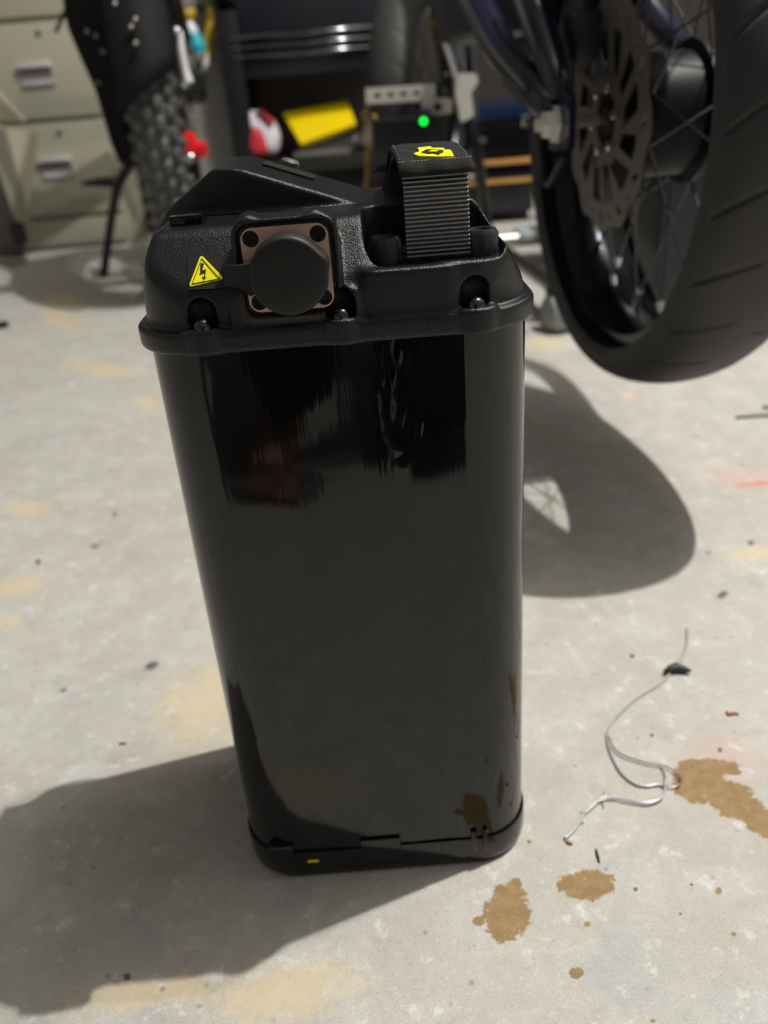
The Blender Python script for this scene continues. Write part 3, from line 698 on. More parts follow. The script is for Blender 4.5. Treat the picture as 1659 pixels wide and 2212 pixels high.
MB().lathe([(.019, 0), (.019, .003), (.0135, .003), (.0135, .012), (0, .014)], axr+.009*n1, n1, 6).make('axle_nut', ALU, eb, 'auto')
# caliper on the rotor, chain-side cables
cal = c1-.052*n1+.092*(math.cos(2.2)*p1+math.sin(2.2)*z1)
MB().box(cal[0]-.022, cal[0]+.022, cal[1]-.03, cal[1]+.03, cal[2]-.022, cal[2]+.022, .006).make('brake_caliper', BLACKMETAL, eb, 'auto')
MB().tube(spline([axl+np.array([.005, -.004, -.03]), axl+np.array([.0, .06, -.06]), P(1150, 200, 1.0), P(1080, 60, 1.15), P(1040, -40, 1.3)], 6), .0035, 8).make('brake_hose', RUBBER, eb, True)
# main frame and front fork
MB().box(.155, .335, 1.32, 1.66, .46, .80, .03).make('motor_housing', BLACKMETAL, eb, 'auto')
MB().tube([(.245, 1.34, .52), (.24, 1.70, .50), (.215, 1.98, .86)], .026, 14).make('down_tube', PURPLE, eb, True)
WC2 = np.array((.178, 2.13, .372)); YAW2 = -1.476-.52
fr2 = wheel_frame(WC2, YAW2); c2, p2, z2, n2 = fr2
spoked_wheel(eb, fr2, .262, .050, slick_tread, M('dusty_tyre_rubber', (.032, .034, .034), .6), .195, .03, .07, 24, (360, 40), 1.0, .7, 115)
rotor_disc(eb, fr2, -.045, .085)
for s_ in (-1, 1):
    b_ = c2+s_*.072*n2; up = np.array([.02, -.03, 1.0])
    t0 = b_+np.array([0, -.02, .03])
    MB().tube([b_+np.array([0, 0, -.02]), b_+np.array([0, -.004, .12]), b_+np.array([.004, .0, .30])], [.019, .017, .016], 14).make('fork_lower', M('polished_fork', (.25, .26, .30), .25, .9), eb, True)
    MB().tube([b_+np.array([.004, 0, .28]), b_+np.array([.012, .0, .62])], .012, 14).make('stanchion', PURPLE, eb, True)
MB().box(.13, .29, 2.09, 2.17, .93, .97, .012).make('fork_crown', PURPLE, eb, 'auto')
MB().tube([c2-.095*n2, c2+.095*n2], .006, 10).make('axle', STEEL, eb)
MB().lathe([(.016, 0), (.016, .01), (.008, .012), (.008, .018), (0, .019)], c2-.088*n2, -n2, 8).make('axle_nut', ALU, eb, 'auto')
# ================================================================== WORK STAND under that bicycle
ws = thing('bike_work_stand', 'low wheeled work stand with slotted silver arm holding the dark purple bicycle up', 'stand', (.36, 1.45, 0))
bar0, bar1 = P(790, 208, 1.80), P(918, 200, 1.80)
axb = np.array(bar1)-np.array(bar0); Lb = np.linalg.norm(axb); axb /= Lb; vb = np.cross(axb, [0, 1., 0]); vb = vb*np.sign(vb[2])
loops = [[(0, -.014), (Lb+.02, -.014), (Lb+.02, .014), (0, .014)]]+[[(Lb*f-.006, -.004), (Lb*f+.006, -.004), (Lb*f+.006, .004), (Lb*f-.006, .004)] for f in (.2, .42, .64, .86)]
MB().slab(loops, (np.array(bar0), axb, vb, (0, -1, 0)), .006).make('slotted_arm', ALU, ws)
def block(name, px, Y, depth, mat, bev=6):
    pts = [P(x, y, Y) for x, y in rpoly(px, bev, 4)]; n_ = len(pts); V = pts+[q+np.array([0, depth, 0]) for q in pts]
    return MB().add(V, [tuple(range(n_)), tuple(range(2*n_-1, n_-1, -1))]+[(i, i+n_, (i+1) % n_+n_, (i+1) % n_) for i in range(n_)]).make(name, mat, ws, 'auto')
block('clamp_block', [(930, 214), (976, 212), (977, 244), (932, 250)], 1.79, .05, ALU)
q = P(946, 231, 1.788); MB().lathe([(.008, 0), (.008, .003), (.004, .003), (.004, .001), (0, .001)], q, (0, -1, 0), 12).make('clamp_screw', BLACKMETAL, ws, 'auto')
block('clamp_block', [(908, 205), (930, 203), (931, 234), (912, 236)], 1.785, .03, ALU)
block('clamp_bracket', [(985, 160), (1028, 158), (1034, 176), (1018, 200), (1024, 250), (996, 266), (990, 232), (984, 200)], 1.80, .04, ALU)
MB().tube([P(962, 90, 1.82), P(985, 165, 1.82)], .0065, 10).make('push_rod', CHROME, ws)
MB().tube([P(1008, 235, 1.84), P(1030, 330, 1.90), (.30, 2.02, .05)], .012, 12).make('upright', BLACKMETAL, ws, True)
MB().tube([(.30, 2.02, .055), (.352, 1.46, .062)], .016, 12).make('base_tube', STEEL, ws)
MB().tube([(.28, 2.04, .055), (.50, 2.04, .055)], .016, 12).make('base_tube', STEEL, ws)
MB().tube([(.352, 1.50, .062), (.335, 1.52, .44)], .014, 12).make('upright', BLACKMETAL, ws)
MB().box(.26, .42, 1.36, 1.56, .432, .458, .006).make('cradle', BLACKMETAL, ws, 'auto')
MB().box(.37, .455, 2.00, 2.10, .058, .075, .004).make('foot_plate', M('pale_blue_plate', (.42, .47, .50), .4), ws, 'auto')
cb = np.array([.335, 1.452, .035])
cst = MB().lathe([(.010, -.024), (.026, -.022), (.034, -.012), (.035, 0), (.034, .012), (.026, .022), (.010, .024)], cb, (.95, .3, 0), 28).make('caster', GREYRUB, ws, 'auto'); cst['label'] = 'grey caster wheel'
MB().box(.315, .365, 1.44, 1.48, .062, .074, .003).make('caster_fork', BLACKMETAL, ws, 'auto')
for q in ((.50, 2.04, .024), (.28, 2.04, .024)):
    MB().lathe([(.008, -.016), (.022, -.014), (.024, 0), (.022, .014), (.008, .016)], q, (1, 0, 0), 20).make('caster', GREYRUB, ws, 'auto')

# ================================================================== BICYCLE AT LEFT (knobby tyre)
WC3 = np.array((-.437, 2.14, .37)); YAW3 = math.atan2(-WC3[1]*.98, -WC3[0]*0.75)
mt = thing('electric_dirt_bicycle', 'black electric dirt bicycle with dusty knobby front tyre beside the beige cabinet', 'bicycle', (WC3[0], WC3[1], .0))
fr3 = wheel_frame(WC3, YAW3); c3, p3, z3, n3 = fr3
def knobs(TH, PH):
    rows = 54
    def blk(off, lo, hi, fill):
        f = (TH*rows/(2*math.pi)+off) % 1.0
        return np.clip((fill/2-np.abs(f-.5))/.08, 0, 1)*np.clip((PH-lo)/.05, 0, 1)*np.clip((hi-PH)/.05, 0, 1)
    k = np.zeros_like(TH)
    for off, lo, hi, fl_ in ((0, -.40, -.04, .62), (.5, .04, .40, .62), (.5, -.88, -.50, .6), (0, .50, .88, .6), (.05, -1.3, -.98, .5), (.55, .98, 1.3, .5)): k = np.maximum(k, blk(off, lo, hi, fl_))
    return .013*k-.008
spoked_wheel(mt, fr3, .345, .058, knobs, KNOBM, .235, .028, .08, 32, (1300, 110), 0.95)
rotor_disc(mt, fr3, .05, .09)
def tube3(name, pxs, r, mat, n=14):
    return MB().tube(spline([P(*q) for q in pxs], 6), np.interp(np.linspace(0, len(pxs)-1, 6*(len(pxs)-1)+1), range(len(pxs)), r), n).make(name, mat, mt, True)
sgn = -1 if n3[0] > 0 else 1
aL = c3+sgn*.085*n3; aR = c3-sgn*.085*n3
def gplate(name, px, Y0_, Y1_, th):
    ys = [p[1] for p in px]; V = [P(x, y, Y0_+(Y1_-Y0_)*(y-min(ys))/(max(ys)-min(ys))) for x, y in px]; n_ = len(V); V += [q+np.array([0, th, 0]) for q in V]
    return MB().add(V, [tuple(range(n_)), tuple(range(2*n_-1, n_-1, -1))]+[(i, i+n_, (i+1) % n_+n_, (i+1) % n_) for i in range(n_)]).make(name, SATIN, mt)
SATIN = M('satin_black_plastic', (.006, .006, .007), .7, spec=.2)
gplate('fork_guard', rpoly([(128, -40), (146, 60), (176, 130), (206, 195), (238, 305), (258, 355), (282, 340), (262, 250), (238, 165), (226, -40)], 12), 1.92, 2.04, .03)
gplate('fork_guard', rpoly([(300, -40), (372, -40), (368, 20), (350, 70), (350, 120), (376, 205), (402, 300), (372, 310), (348, 230), (326, 140), (308, 60)], 10), 1.88, 2.02, .03)
tube3('fork_leg', [(178, -60, 1.96), (215, 100, 2.0), (255, 270, 2.08), (272, 350, 2.12)], [.034, .032, .026, .016], BLACKGLOSS)
tube3('fork_leg', [(318, -60, 1.93), (345, 90, 1.97), (372, 240, 2.04), (392, 345, 2.09)], [.034, .032, .026, .018], BLACKGLOSS)
MB().tube([aL, aR], .007, 10).make('axle', STEEL, mt)
def guard():
    V = []; n_ = 14; m = 20
    for i in range(m):
        for j in range(n_):
            u = -1+2*j/(n_-1); t0 = 10+6*u; t = math.radians(t0+(112-t0)*i/(m-1)); r = .372-.030*u*u
            V.append(c3+r*(math.cos(t)*p3+math.sin(t)*z3)+u*.062*n3)
    Fc = [(i*n_+j, i*n_+j+1, (i+1)*n_+j+1, (i+1)*n_+j) for i in range(m-1) for j in range(n_-1)]
    o = obj('mudguard', V, Fc, SATIN, mt, True); md = o.modifiers.new('thickness', 'SOLIDIFY'); md.thickness = .003
guard()
for (x, y, Y) in ((188, 67, 1.955), (207, 76, 1.955), (222, 110, 1.96), (212, 177, 1.99), (292, 42, 1.80), (283, 58, 1.80), (293, 93, 1.79), (248, 8, 1.82), (345, 140, 1.95), (352, 188, 1.98), (336, 40, 1.92)):
    MB().lathe([(.0045, -.012), (.0045, .0), (.003, .002), (0, .003)], P(x, y, Y-.012), (0, -1, 0), 12).make('rivet', STEEL, mt, 'auto')
rc = P(402, 312, 2.02)
red = MB().box(rc[0]-.034, rc[0]+.020, rc[1]-.01, rc[1]+.035, rc[2]-.022, rc[2]+.024, .010).box(rc[0]+.008, rc[0]+.042, rc[1]-.006, rc[1]+.03, rc[2]-.030, rc[2]+.004, .009).tube([P(428, 318, 2.0), P(446, 314, 2.0)], .007, 10).tube([P(392, 282, 2.02), P(380, 300, 2.02)], .012, 10).make('brake_caliper', RED, mt, 'auto'); red['label'] = 'bright red brake caliper'
q = P(391, 312, 2.005); MB().box(q[0]-.008, q[0]+.008, q[1]-.006, q[1]+.004, q[2]-.010, q[2]+.010, .002).make('pad_window', GREYP, red)
q = P(411, 341, 2.0); MB().lathe([(.009, 0), (.009, .006), (.006, .009), (0, .010)], q, (0, -1, 0), 16).make('caliper_bolt', CHROME, red, 'auto')
q = P(396, 345, 2.04); MB().box(q[0]-.030, q[0]+.028, q[1]-.01, q[1]+.05, q[2]-.050, q[2]+.012, .008).make('caliper_mount', BLACKMETAL, mt, 'auto')
tube3('brake_hose', [(362, 130, 2.0), (378, 175, 2.02), (400, 235, 2.06), (420, 290, 2.06)], [.006]*4, GREYP, 10)
lev = tube3('foot_lever', [(378, 62, 1.9), (388, 72, 1.9), (392, 110, 1.9), (400, 150, 1.9), (408, 180, 1.9)], [.004, .006, .0075, .0075, .0105], WHITEP, 12); lev['label'] = 'slim silver-white lever'
MB().lathe([(.0, -.008), (.006, -.006), (.008, 0), (.006, .006), (0, .008)], P(381, 66, 1.89), (0, -1, 0), 14).make('lever_pivot', CHROME, lev, True)
tube3('kickstand', [(300, 330, 2.22), (262, 385, 2.28), (246, 440, 2.29), (223, 597, 2.288)], [.014, .013, .0115, .0105], BLACKMETAL)
tube3('kickstand_lever', [(252, 392, 2.29), (215, 394, 2.29), (176, 397, 2.29)], [.014, .011, .005], BLACKMETAL)
MB().tube([(-.40, 2.24, .42), (-.45, 2.75, .45), (-.47, 2.90, .41)], .03, 14).make('frame_tube', BLACKMETAL, mt, True)
MB().tube([P(250, -20, 2.05), (-.44, 2.16, .85), (-.44, 2.30, .95)], .03, 12).make('steering_tube', BLACKMETAL, mt, True)
MB().tube([(-.44, 2.28, .9), (-.45, 2.6, .55)], .035, 12).make('down_tube', BLACKMETAL, mt, True)
MB().tube([P(120, 70, 1.95), P(138, 30, 1.95), P(165, -20, 1.96)], .004, 8).make('cable', RUBBER, mt)

# ================================================================== FILE CABINET
fcx0, fcx1, fcy = -1.16, -.735, 2.78
fc = thing('file_cabinet', 'tall beige metal file cabinet with stacked drawers behind the knobby tyre', 'cabinet', ((fcx0+fcx1)/2, fcy+.25, 0))
MB().box(fcx0, fcx1, fcy+.02, fcy+.62, 0.0, 1.33, .004).make('body', CREAM, fc, 'auto')
for i, (za, zb) in enumerate(((.018, .092), (.104, .366), (.378, .626), (.638, .886), (.898, 1.14))):
    d = MB().box(fcx0+.008, fcx1-.008, fcy, fcy+.022, za, zb, .005).make('drawer' if i else 'plinth_panel', CREAM, fc, 'auto')
    if i == 0: continue
    hx = (-.91, -.905, -.912, -.91)[i-1]; hz = {1: .245, 2: .497}.get(i, (za+zb)/2-.005)
    MB().box(hx-.050, hx+.050, fcy-.006, fcy+.002, hz-.032, hz+.032, .002).make('label_holder', CREAM, d, 'auto')
    MB().box(hx-.050, hx+.050, fcy-.020, fcy-.002, hz+.014, hz+.028, .004).make('handle', LABELH, d, 'auto')['label'] = 'pale pull lip'
    MB().box(hx-.046, hx+.046, fcy-.008, fcy-.004, hz-.013, hz+.010).make('label_slot', M('grey_slot', (.16, .155, .165), .4), d)
    MB().box(hx-.046, hx+.046, fcy-.009, fcy-.004, hz-.030, hz-.016).make('label_card', LABELH, d)
    MB().lathe([(.008, 0), (.008, .003), (0, .004)], (hx+.03, fcy-.0, zb-.03), (0, -1, 0), 14).make('lock', GREYP, d)
# ================================================================== OPEN CREAM FLAP (box) AT THE LEFT EDGE
bx = thing('cardboard_box', 'pale cream box with folded flaps standing open at the left edge', 'box', tuple(FL(20, 560)))
def panel(name, pts, th, mat, nrm):
    pts = [np.array(q) for q in pts]; nrm = np.array(nrm, float); n_ = len(pts); V = pts+[q+nrm*th for q in pts]
    return MB().add(V, [tuple(range(n_)), tuple(range(2*n_-1, n_-1, -1))]+[(i, i+n_, (i+1) % n_+n_, (i+1) % n_) for i in range(n_)]).make(name, mat, bx)
panel('front_flap', [P(6, 276, 2.42), P(82, 287, 2.50), P(61, 466, 2.56)], .006, CREAMD, (-.3, .95, 0))
panel('top_flap', [P(-60, 150, 2.45), P(2, 206, 2.46), P(54, 261, 2.5), P(-60, 266, 2.5)], .006, CREAMD, (0, .9, .3))
panel('edge_rail', [P(-30, 268, 2.40), P(7, 276, 2.405), P(60, 466, 2.55), P(57, 540, 2.57), P(-30, 300, 2.40)], .03, CREAM, (0, 1, 0))
panel('side_panel', [P(-60, 270, 2.46), P(-2, 290, 2.46), P(56, 535, 2.62), P(46, 556, 2.64), P(-60, 556, 2.64)], .02, GREYP, (0, 1, 0))
q = P(38, 505, 2.52); MB().box(q[0]-.022, q[0]+.016, q[1], q[1]+.03, q[2]-.03, q[2]+.03, .008).make('corner_foot', RUBBER, bx, 'auto')

# ================================================================== GREY LOCKER behind the left bicycle, with hanging tools
gl = thing('grey_locker', 'plain grey metal locker standing between the file cabinet and the workbench', 'locker', (-.53, 3.15, 0))
MB().box(-.70, -.385, 3.0, 3.38, 0, 1.4, .006).make('body', M('grey_enamel', (.25, .245, .235), .45), gl, 'auto')
MB().box(-.69, -.395, 2.985, 3.0, .06, 1.36, .004).make('door', M('grey_enamel', (.25, .245, .235), .45), gl, 'auto')
MB().tube([(-.66, 2.975, .64), (-.41, 2.975, .64)], .006, 8).make('hook_rail', BLACKMETAL, gl)
def hang(name, label, cat, segs, group=None):
    t = thing(name, label, cat, P(segs[0][1][0][0], segs[0][1][0][1], 2.95), group)
    for nm, pxs, r, mat in segs:
        pts = spline([P(x, y, Y) for x, y, Y in pxs], 6) if len(pxs) > 2 else [P(x, y, Y) for x, y, Y in pxs]
        MB().tube(pts, np.interp(np.linspace(0, 1, len(pts)), np.linspace(0, 1, len(r)), r), 14).make(nm, mat, t, True)
hang('spray_bottle', 'teal and white bottle with mustard cap hanging on the grey locker', 'bottle', [('body', [(418, 72, 2.90), (428, 100, 2.90), (432, 118, 2.90)], [.018, .024, .018], TEAL), ('neck', [(405, 42, 2.90), (413, 62, 2.90), (418, 74, 2.90)], [.010, .017, .017], WHITEP), ('cap', [(402, 20, 2.91), (408, 46, 2.91)], [.03, .022], YDARK), ('lower_body', [(431, 112, 2.90), (428, 150, 2.90)], [.02, .012], GREYP)])
hang('paint_scraper', 'yellow handled scraper with white blade end hanging by the workbench leg', 'tool', [('handle', [(452, 10, 2.93), (455, 50, 2.93), (447, 100, 2.93), (440, 118, 2.93)], [.010, .014, .017, .020], YDARK), ('collar', [(441, 108, 2.925), (437, 122, 2.925)], [.018, .022], YBOX), ('blade', [(438, 116, 2.92), (434, 135, 2.92), (428, 152, 2.92)], [.020, .026, .018], WHITEP), ('tip', [(429, 150, 2.925), (424, 160, 2.925)], [.018, .008], YDARK)])

# ================================================================== WORKBENCH
wb = thing('workbench', 'black metal workbench with three shiny rails and a brown back board', 'workbench', (-.05, 3.1, 0))
for x in (-.378, .125):
    MB().box(x, x+.062, 2.86, 2.92, 0, .62, .004).make('leg', BLACKMETAL, wb, 'auto')
    MB().box(x, x+.062, 3.30, 3.36, 0, .62, .004).make('leg', BLACKMETAL, wb, 'auto')
MB().box(-.38, .19, 2.84, 3.38, .70, .76, .005).make('top', BLACKMETAL, wb, 'auto')
MB().box(-.315, .124, 2.875, 3.30, .44, .70, .004).make('drawer_case', M('dark_blue_black_enamel', (.008, .011, .016), .3), wb, 'auto')
for zc_, r_ in ((.548, .0085), (.522, .007), (.497, .0075)):
    MB().tube([(-.345, 2.862, zc_), (.19, 2.862, zc_)], r_, 12).make('rail', M('shiny_black_rail', (.22, .23, .25), .16, 1.0), wb, True)['label'] = 'shiny rounded rail'
MB().box(-.32, .185, 3.30, 3.315, .20, .46).make('back_board', BROWNB, wb)
MB().box(-.315, .185, 2.87, 3.30, .185, .205, .003).make('shelf', BLACKMETAL, wb, 'auto')
MB().box(-.315, .124, 2.862, 2.872, .165, .207, .002).make('shelf_lip', M('olive_black_enamel', (.018, .018, .012), .4), wb, 'auto')
MB().box(-.24, .10, 2.90, 3.25, .0, .165, .006).make('floor_drawer', BLACKMETAL, wb, 'auto')
# things on the shelf
pouch = thing('pouch', 'puffy red and white pouch standing on the black workbench shelf', 'bag', tuple(P(565, 338, 2.93)))
def blob(name, px, Y, depth, mat, parent, lv_=3):
    pts = rpoly(px, 14, 5); ce = np.mean([P(x, y, Y) for x, y in pts], 0); V = []; k = len(pts)
    for s_, dy in ((1.0, 0), (.96, -depth*.25), (.82, -depth*.42), (.5, -depth*.5), (.15, -depth*.52)):
        for x, y in pts: V.append(ce+(P(x, y, Y)-ce)*s_+np.array([0, dy, 0]))
    for x, y in pts: V.append(ce+(P(x, y, Y)-ce)*.97+np.array([0, depth*.5, 0]))
    Fc = [(i*k+j, i*k+(j+1) % k, (i+1)*k+(j+1) % k, (i+1)*k+j) for i in range(4) for j in range(k)]+[tuple(4*k+j for j in range(k)), tuple(5*k+j for j in range(k))]+[(j, 5*k+j, 5*k+(j+1) % k, (j+1) % k) for j in range(k)]
    return MB().add(V, Fc).make(name, mat, parent, True)
blob('body', [(522, 240), (560, 238), (594, 262), (608, 296), (602, 334), (538, 337), (526, 290)], 2.93, .10, WHITEC, pouch)
blob('front_pocket', [(530, 288), (536, 275), (562, 274), (574, 300), (580, 336), (534, 338)], 2.885, .05, REDC, pouch)
blob('red_edge', [(556, 236), (566, 238), (592, 262), (588, 270), (566, 254)], 2.885, .03, REDC, pouch)
blob('red_edge', [(519, 240), (527, 238), (531, 262), (526, 288), (521, 268)], 2.89, .03, REDC, pouch)
yb = thing('charger_case', 'grey case with a tilted bright yellow lid on the workbench shelf', 'case', tuple(P(700, 328, 2.92)))
YA = [(611, 243), (750, 216), (769, 268), (650, 310)]
yo = [P(611, 243, 2.99), P(750, 216, 2.99), P(769, 268, 2.90), P(650, 310, 2.90)]
V = [q for q in yo]+[q+np.array([0, .02, -.014]) for q in yo]
yl = MB().add(V, [(0, 1, 2, 3), (7, 6, 5, 4), (0, 4, 5, 1), (1, 5, 6, 2), (2, 6, 7, 3), (3, 7, 4, 0)]).make('lid', YBOX, yb); yl['label'] = 'bright yellow lid'
nl = np.cross(yo[1]-yo[0], yo[3]-yo[0]); nl /= np.linalg.norm(nl); nl *= -np.sign(nl[1])*1.0
ce = np.mean(yo, 0)+nl*.001; uu = (yo[1]-yo[0])/np.linalg.norm(yo[1]-yo[0]); vv = np.cross(nl, uu)
MB().slab([circ(-.004, 0, .014, 16, 0, .007), ], (ce, uu, vv, nl), .001).make('lid_mark', YDARK, yl)
V2 = [P(616, 256, 3.0), P(748, 225, 3.0), P(762, 274, 2.925), P(652, 314, 2.925)]; V2 = V2+[np.array([q[0]+.004, q[1], .208]) for q in V2]
MB().add(V2, [(0, 1, 2, 3), (7, 6, 5, 4), (0, 4, 5, 1), (1, 5, 6, 2), (2, 6, 7, 3), (3, 7, 4, 0)]).make('body', M('grey_case_plastic', (.06, .055, .05), .4), yb)
MB().box(*(lambda q: (q[0]-.05, q[0]+.13, 2.885, 2.93, .207, .222, .003))(P(668, 325, 2.9))).make('base_rim', M('pale_metal_rim', (.28, .28, .27), .3, .5), yb, 'auto')
MB().lathe([(.014, 0), (.014, .012), (.010, .016), (0, .017)], P(771, 299, 2.885), (0, -1, 0), 20).make('knob', CHROME, yb, 'auto')
# ================================================================== TOOL CHEST at right, charger with green light
tc = thing('tool_chest', 'low black tool chest with navy tray rim and orange wood drawer edges', 'chest', (.36, 2.85, 0))
MB().box(.205, .52, 2.62, 3.05, 0.03, .285, .004).make('body', BLACKMETAL, tc, 'auto')
MB().box(.200, .525, 2.60, 3.06, .285, .325, .004).make('tray', NAVY, tc, 'auto')['label'] = 'navy blue top tray'
for z0, z1, nm in ((.198, .276, 'drawer'), (.128, .160, 'drawer')):
    d = MB().box(.21, .51, 2.598, 2.62, z0, z1, .003).make(nm, BLACKGLOSS, tc, 'auto')
    q = (z0+z1)/2; MB().box(.335, .375, 2.582, 2.60, q-.006, q+.006, .003).make('handle', STEEL, d, 'auto')
for z0, z1 in ((.167, .180), (.116, .127)):
    MB().box(.21, .512, 2.590, 2.62, z0, z1, .003).make('wood_edge', WOOD, tc, 'auto')['label'] = 'orange wooden strip'
MB().box(.23, .26, 2.594, 2.61, .286, .298, .003).make('latch', CHROME, tc, 'auto')
MB().box(.478, .502, 2.590, 2.61, .262, .292, .004).make('latch', CHROME, tc, 'auto')
MB().box(.315, .36, 2.585, 2.60, .136, .150, .004).make('badge_plate', M('bright_badge', (.7, .7, .75), .3, .5), tc, 'auto')
for q in ((.23, 2.66), (.49, 2.66), (.23, 3.0), (.49, 3.0)): MB().box(q[0]-.02, q[0]+.02, q[1]-.02, q[1]+.02, 0, .03, .004).make('foot', RUBBER, tc)
tag(MB().box(.545, .556, 2.60, 2.64, .0, .45, .002).make('red_bar', M('dark_red_paint', (.10, .006, .006), .4), None, 'auto', (.55, 2.62, 0)), 'dark red metal bar leaning upright beside the black tool chest', 'bar')
ch = thing('battery_charger', 'small black charger brick with a lit green lamp behind the carry strap', 'charger', (.10, 1.78, .265))
MB().box(.035, .165, 1.72, 1.82, .265, .350, .008).make('body', BLACKMETAL, ch, 'auto')
q = P(915, 262, 1.72); MB().lathe([(.0065, -.004), (.0065, .0), (.005, .004), (0, .005)], q, (0, -1, 0), 18).make('status_lamp', LED, ch, 'auto')['label'] = 'glowing green status lamp'
MB().tube(spline([(.06, 1.81, .33), (.035, 2.0, .36), (.03, 2.2, .33), P(832, 300, 2.35), P(795, 320, 2.4), P(790, 400, 2.4), (-.04, 2.42, .01)], 6), .004, 8).make('cord', YDARK, ch, True)['label'] = 'mustard yellow cord'
cr = thing('crate', 'low black crate under the battery charger behind the strap', 'crate', (.10, 1.79, 0))
MB().box(.030, .170, 1.71, 1.87, 0, .252, .006).make('body', BLACKMETAL, cr, 'auto')
MB().box(.024, .176, 1.705, 1.875, .252, .265, .004).make('lid', BLACKGLOSS, cr, 'auto')

tt = thing('dark_backdrop', 'large black plastic tote added to darken the view behind the slick-tyred wheel', 'backdrop', (.90, 1.78, 0))  # black box added so the view through the spokes stays dark
MB().box(.505, 1.30, 1.46, 1.98, 0, .37, .02).make('body', BLACKMETAL, tt, 'auto')
MB().box(.495, 1.31, 1.45, 1.99, .37, .41, .01).make('lid', RUBBER, tt, 'auto')
# ================================================================== PERSON crouching behind the phone (seen only mirrored in the battery)
def skin_mesh(name, nodes, edges, mat, parent, sub=2):
    me = bpy.data.meshes.new(name); org = origin_of(parent) if parent else np.zeros(3)
    me.from_pydata([tuple(np.array(n_[0])-org) for n_ in nodes], edges, []); o = bpy.data.objects.new(name, me); COL.objects.link(o); me.materials.append(mat)
    if parent: o.parent = parent
    md = o.modifiers.new('skin', 'SKIN'); md.use_smooth_shade = True
    for i, n_ in enumerate(nodes):
        r = n_[1]; me.skin_vertices[0].data[i].radius = (r, r) if not hasattr(r, '__len__') else r
    me.skin_vertices[0].data[0].use_root = True
    s_ = o.modifiers.new('sub', 'SUBSURF'); s_.levels = sub; s_.render_levels = sub
    return o
pe = thing('person', 'barefoot person in black clothes crouching, holding a phone towards the battery', 'person', (0, -.45, 0))
bn = [((0.0, -.60, .24), .145), ((0.0, -.57, .40), .135), ((0.0, -.52, .56), .150), ((0.0, -.47, .66), .11), ((0.0, -.44, .73), .055),
      ((-.17, -.47, .64), .062), ((-.24, -.30, .50), .048), ((-.10, -.10, .445), .034),
      ((.17, -.47, .64), .062), ((.24, -.30, .50), .048), ((.10, -.10, .445), .034),
      ((-.11, -.58, .22), .10), ((-.14, -.18, .34), .095), ((-.11, -.25, .14), .070), ((-.12, -.30, .075), .056),
      ((.11, -.58, .22), .105), ((.085, -.180, .085), .096), ((.11, -.46, .070), .060), ((.13, -.66, .055), .040)]
be = [(0, 1), (1, 2), (2, 3), (3, 4), (3, 5), (5, 6), (6, 7), (3, 8), (8, 9), (9, 10), (0, 11), (11, 12), (12, 13), (13, 14), (0, 15), (15, 16), (16, 17), (17, 18)]
skin_mesh('clothed_body', bn, be, CLOTHK, pe)['label'] = 'black hooded top and trousers'
hd = skin_mesh('head', [((0, -.43, .74), .052), ((0, -.42, .80), .060), ((0, -.405, .86), (.078, .090)), ((0, -.405, .93), (.075, .088)), ((0, -.41, .985), .045)], [(0, 1), (1, 2), (2, 3), (3, 4)], SKIN, pe)
MB().lathe([(0, 0), (.012, .004), (.009, .016), (.004, .022), (0, .024)], (0, -.325, .872), (0, 1, -.3), 12).make('nose', SKIN, hd, True)
for s_ in (-1, 1):
    MB().lathe([(0, -.010), (.008, -.006), (.010, 0), (.008, .006), (0, .010)], (s_*.030, -.330, .895), (0, 1, 0), 12).make('eye', WHITEP, hd, True)
    MB().lathe([(0, -.006), (.020, -.004), (.026, 0), (.020, .004), (0, .006)], (s_*.088, -.41, .885), (1, 0, 0), 14).make('ear', SKIN, hd, True)
MB().tube([(-.022, -.322, .835), (0, -.316, .833), (.022, -.322, .835)], .004, 8).make('mouth', REDC, hd, True)
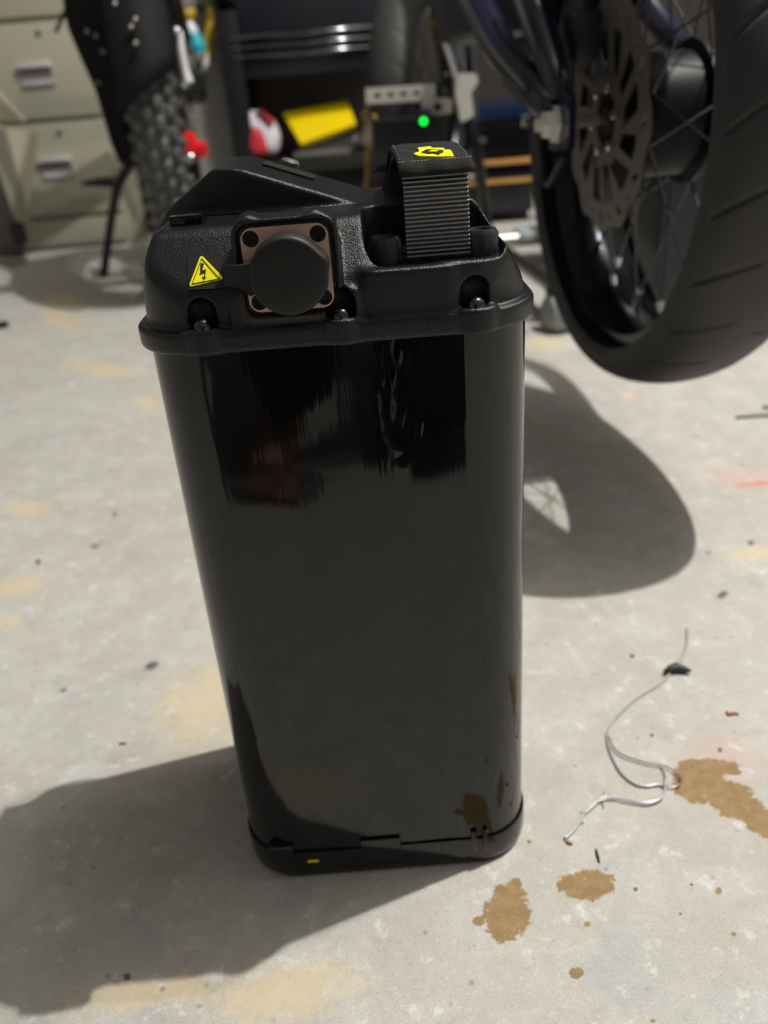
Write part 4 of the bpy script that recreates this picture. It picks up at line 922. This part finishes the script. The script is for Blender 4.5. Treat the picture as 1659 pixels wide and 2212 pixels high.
MB().lathe([(.096, -.02), (.100, .02), (.088, .06), (.055, .09), (0, .10)], (0, -.425, .925), (0, -.15, 1), 24).make('hair', HAIR, pe, True)
for s_ in (-1, 1):
    ax_ = -.13 if s_ < 0 else .13; ay = -.325 if s_ < 0 else -.80
    nd = [((ax_, ay-.01, .12), .036), ((ax_, ay, .055), .036), ((ax_+s_*.008, ay+.07, .040), (.036, .028)), ((ax_+s_*.012, ay+.13, .026), (.040, .018)), ((ax_, ay-.035, .030), .028)]
    ed = [(0, 1), (1, 2), (2, 3), (1, 4)]
    for k in range(5):
        dx = (k-1.7)*.0155*s_; ln = (.052, .050, .045, .040, .034)[k]; i = len(nd)
        nd += [((ax_+s_*.012+dx, ay+.13+ln*.55, .018), .0105 if k else .0135), ((ax_+s_*.012+dx*1.1, ay+.13+ln, .013), .0085 if k else .0115)]; ed += [(3, i), (i, i+1)]
    skin_mesh('foot', nd, ed, SKIN, pe)
    w0 = np.array([s_*.10, -.10, .445]); nd = [(w0, .026), (w0+np.array([-s_*.012, .035, .0]), (.028, .016)), (w0+np.array([-s_*.018, .055, -.002]), (.030, .014))]; ed = [(0, 1), (1, 2)]
    for k in range(4):
        zz = -.030+.020*k; i = len(nd); b_ = w0+np.array([-s_*.018, .062, zz])
        nd += [(b_+np.array([-s_*.004, .012, 0]), .0088), (b_+np.array([-s_*.020, .006-.001*k, .001]), .0080), (b_+np.array([-s_*.032, -.010, .001]), .0070)]; ed += [(2, i), (i, i+1), (i+1, i+2)]
    i = len(nd); nd += [(w0+np.array([-s_*.034, .015, .03]), .0100), (w0+np.array([-s_*.054, .022, .036]), .0085)]; ed += [(1, i), (i, i+1)]
    skin_mesh('hand', nd, ed, SKIN, pe)
ph = thing('phone', 'black phone held upright by the crouching person', 'phone', (0, -.052, .43))
MB().box(-.037, .037, -.056, -.047, .358, .505, .003).make('body', BLACKGLOSS, ph, 'auto')
MB().lathe([(.008, 0), (.008, .002), (.006, .0025), (0, .0025)], (0, -.047, .43), (0, 1, 0), 20).make('lens', BLACKGLOSS, ph, 'auto')
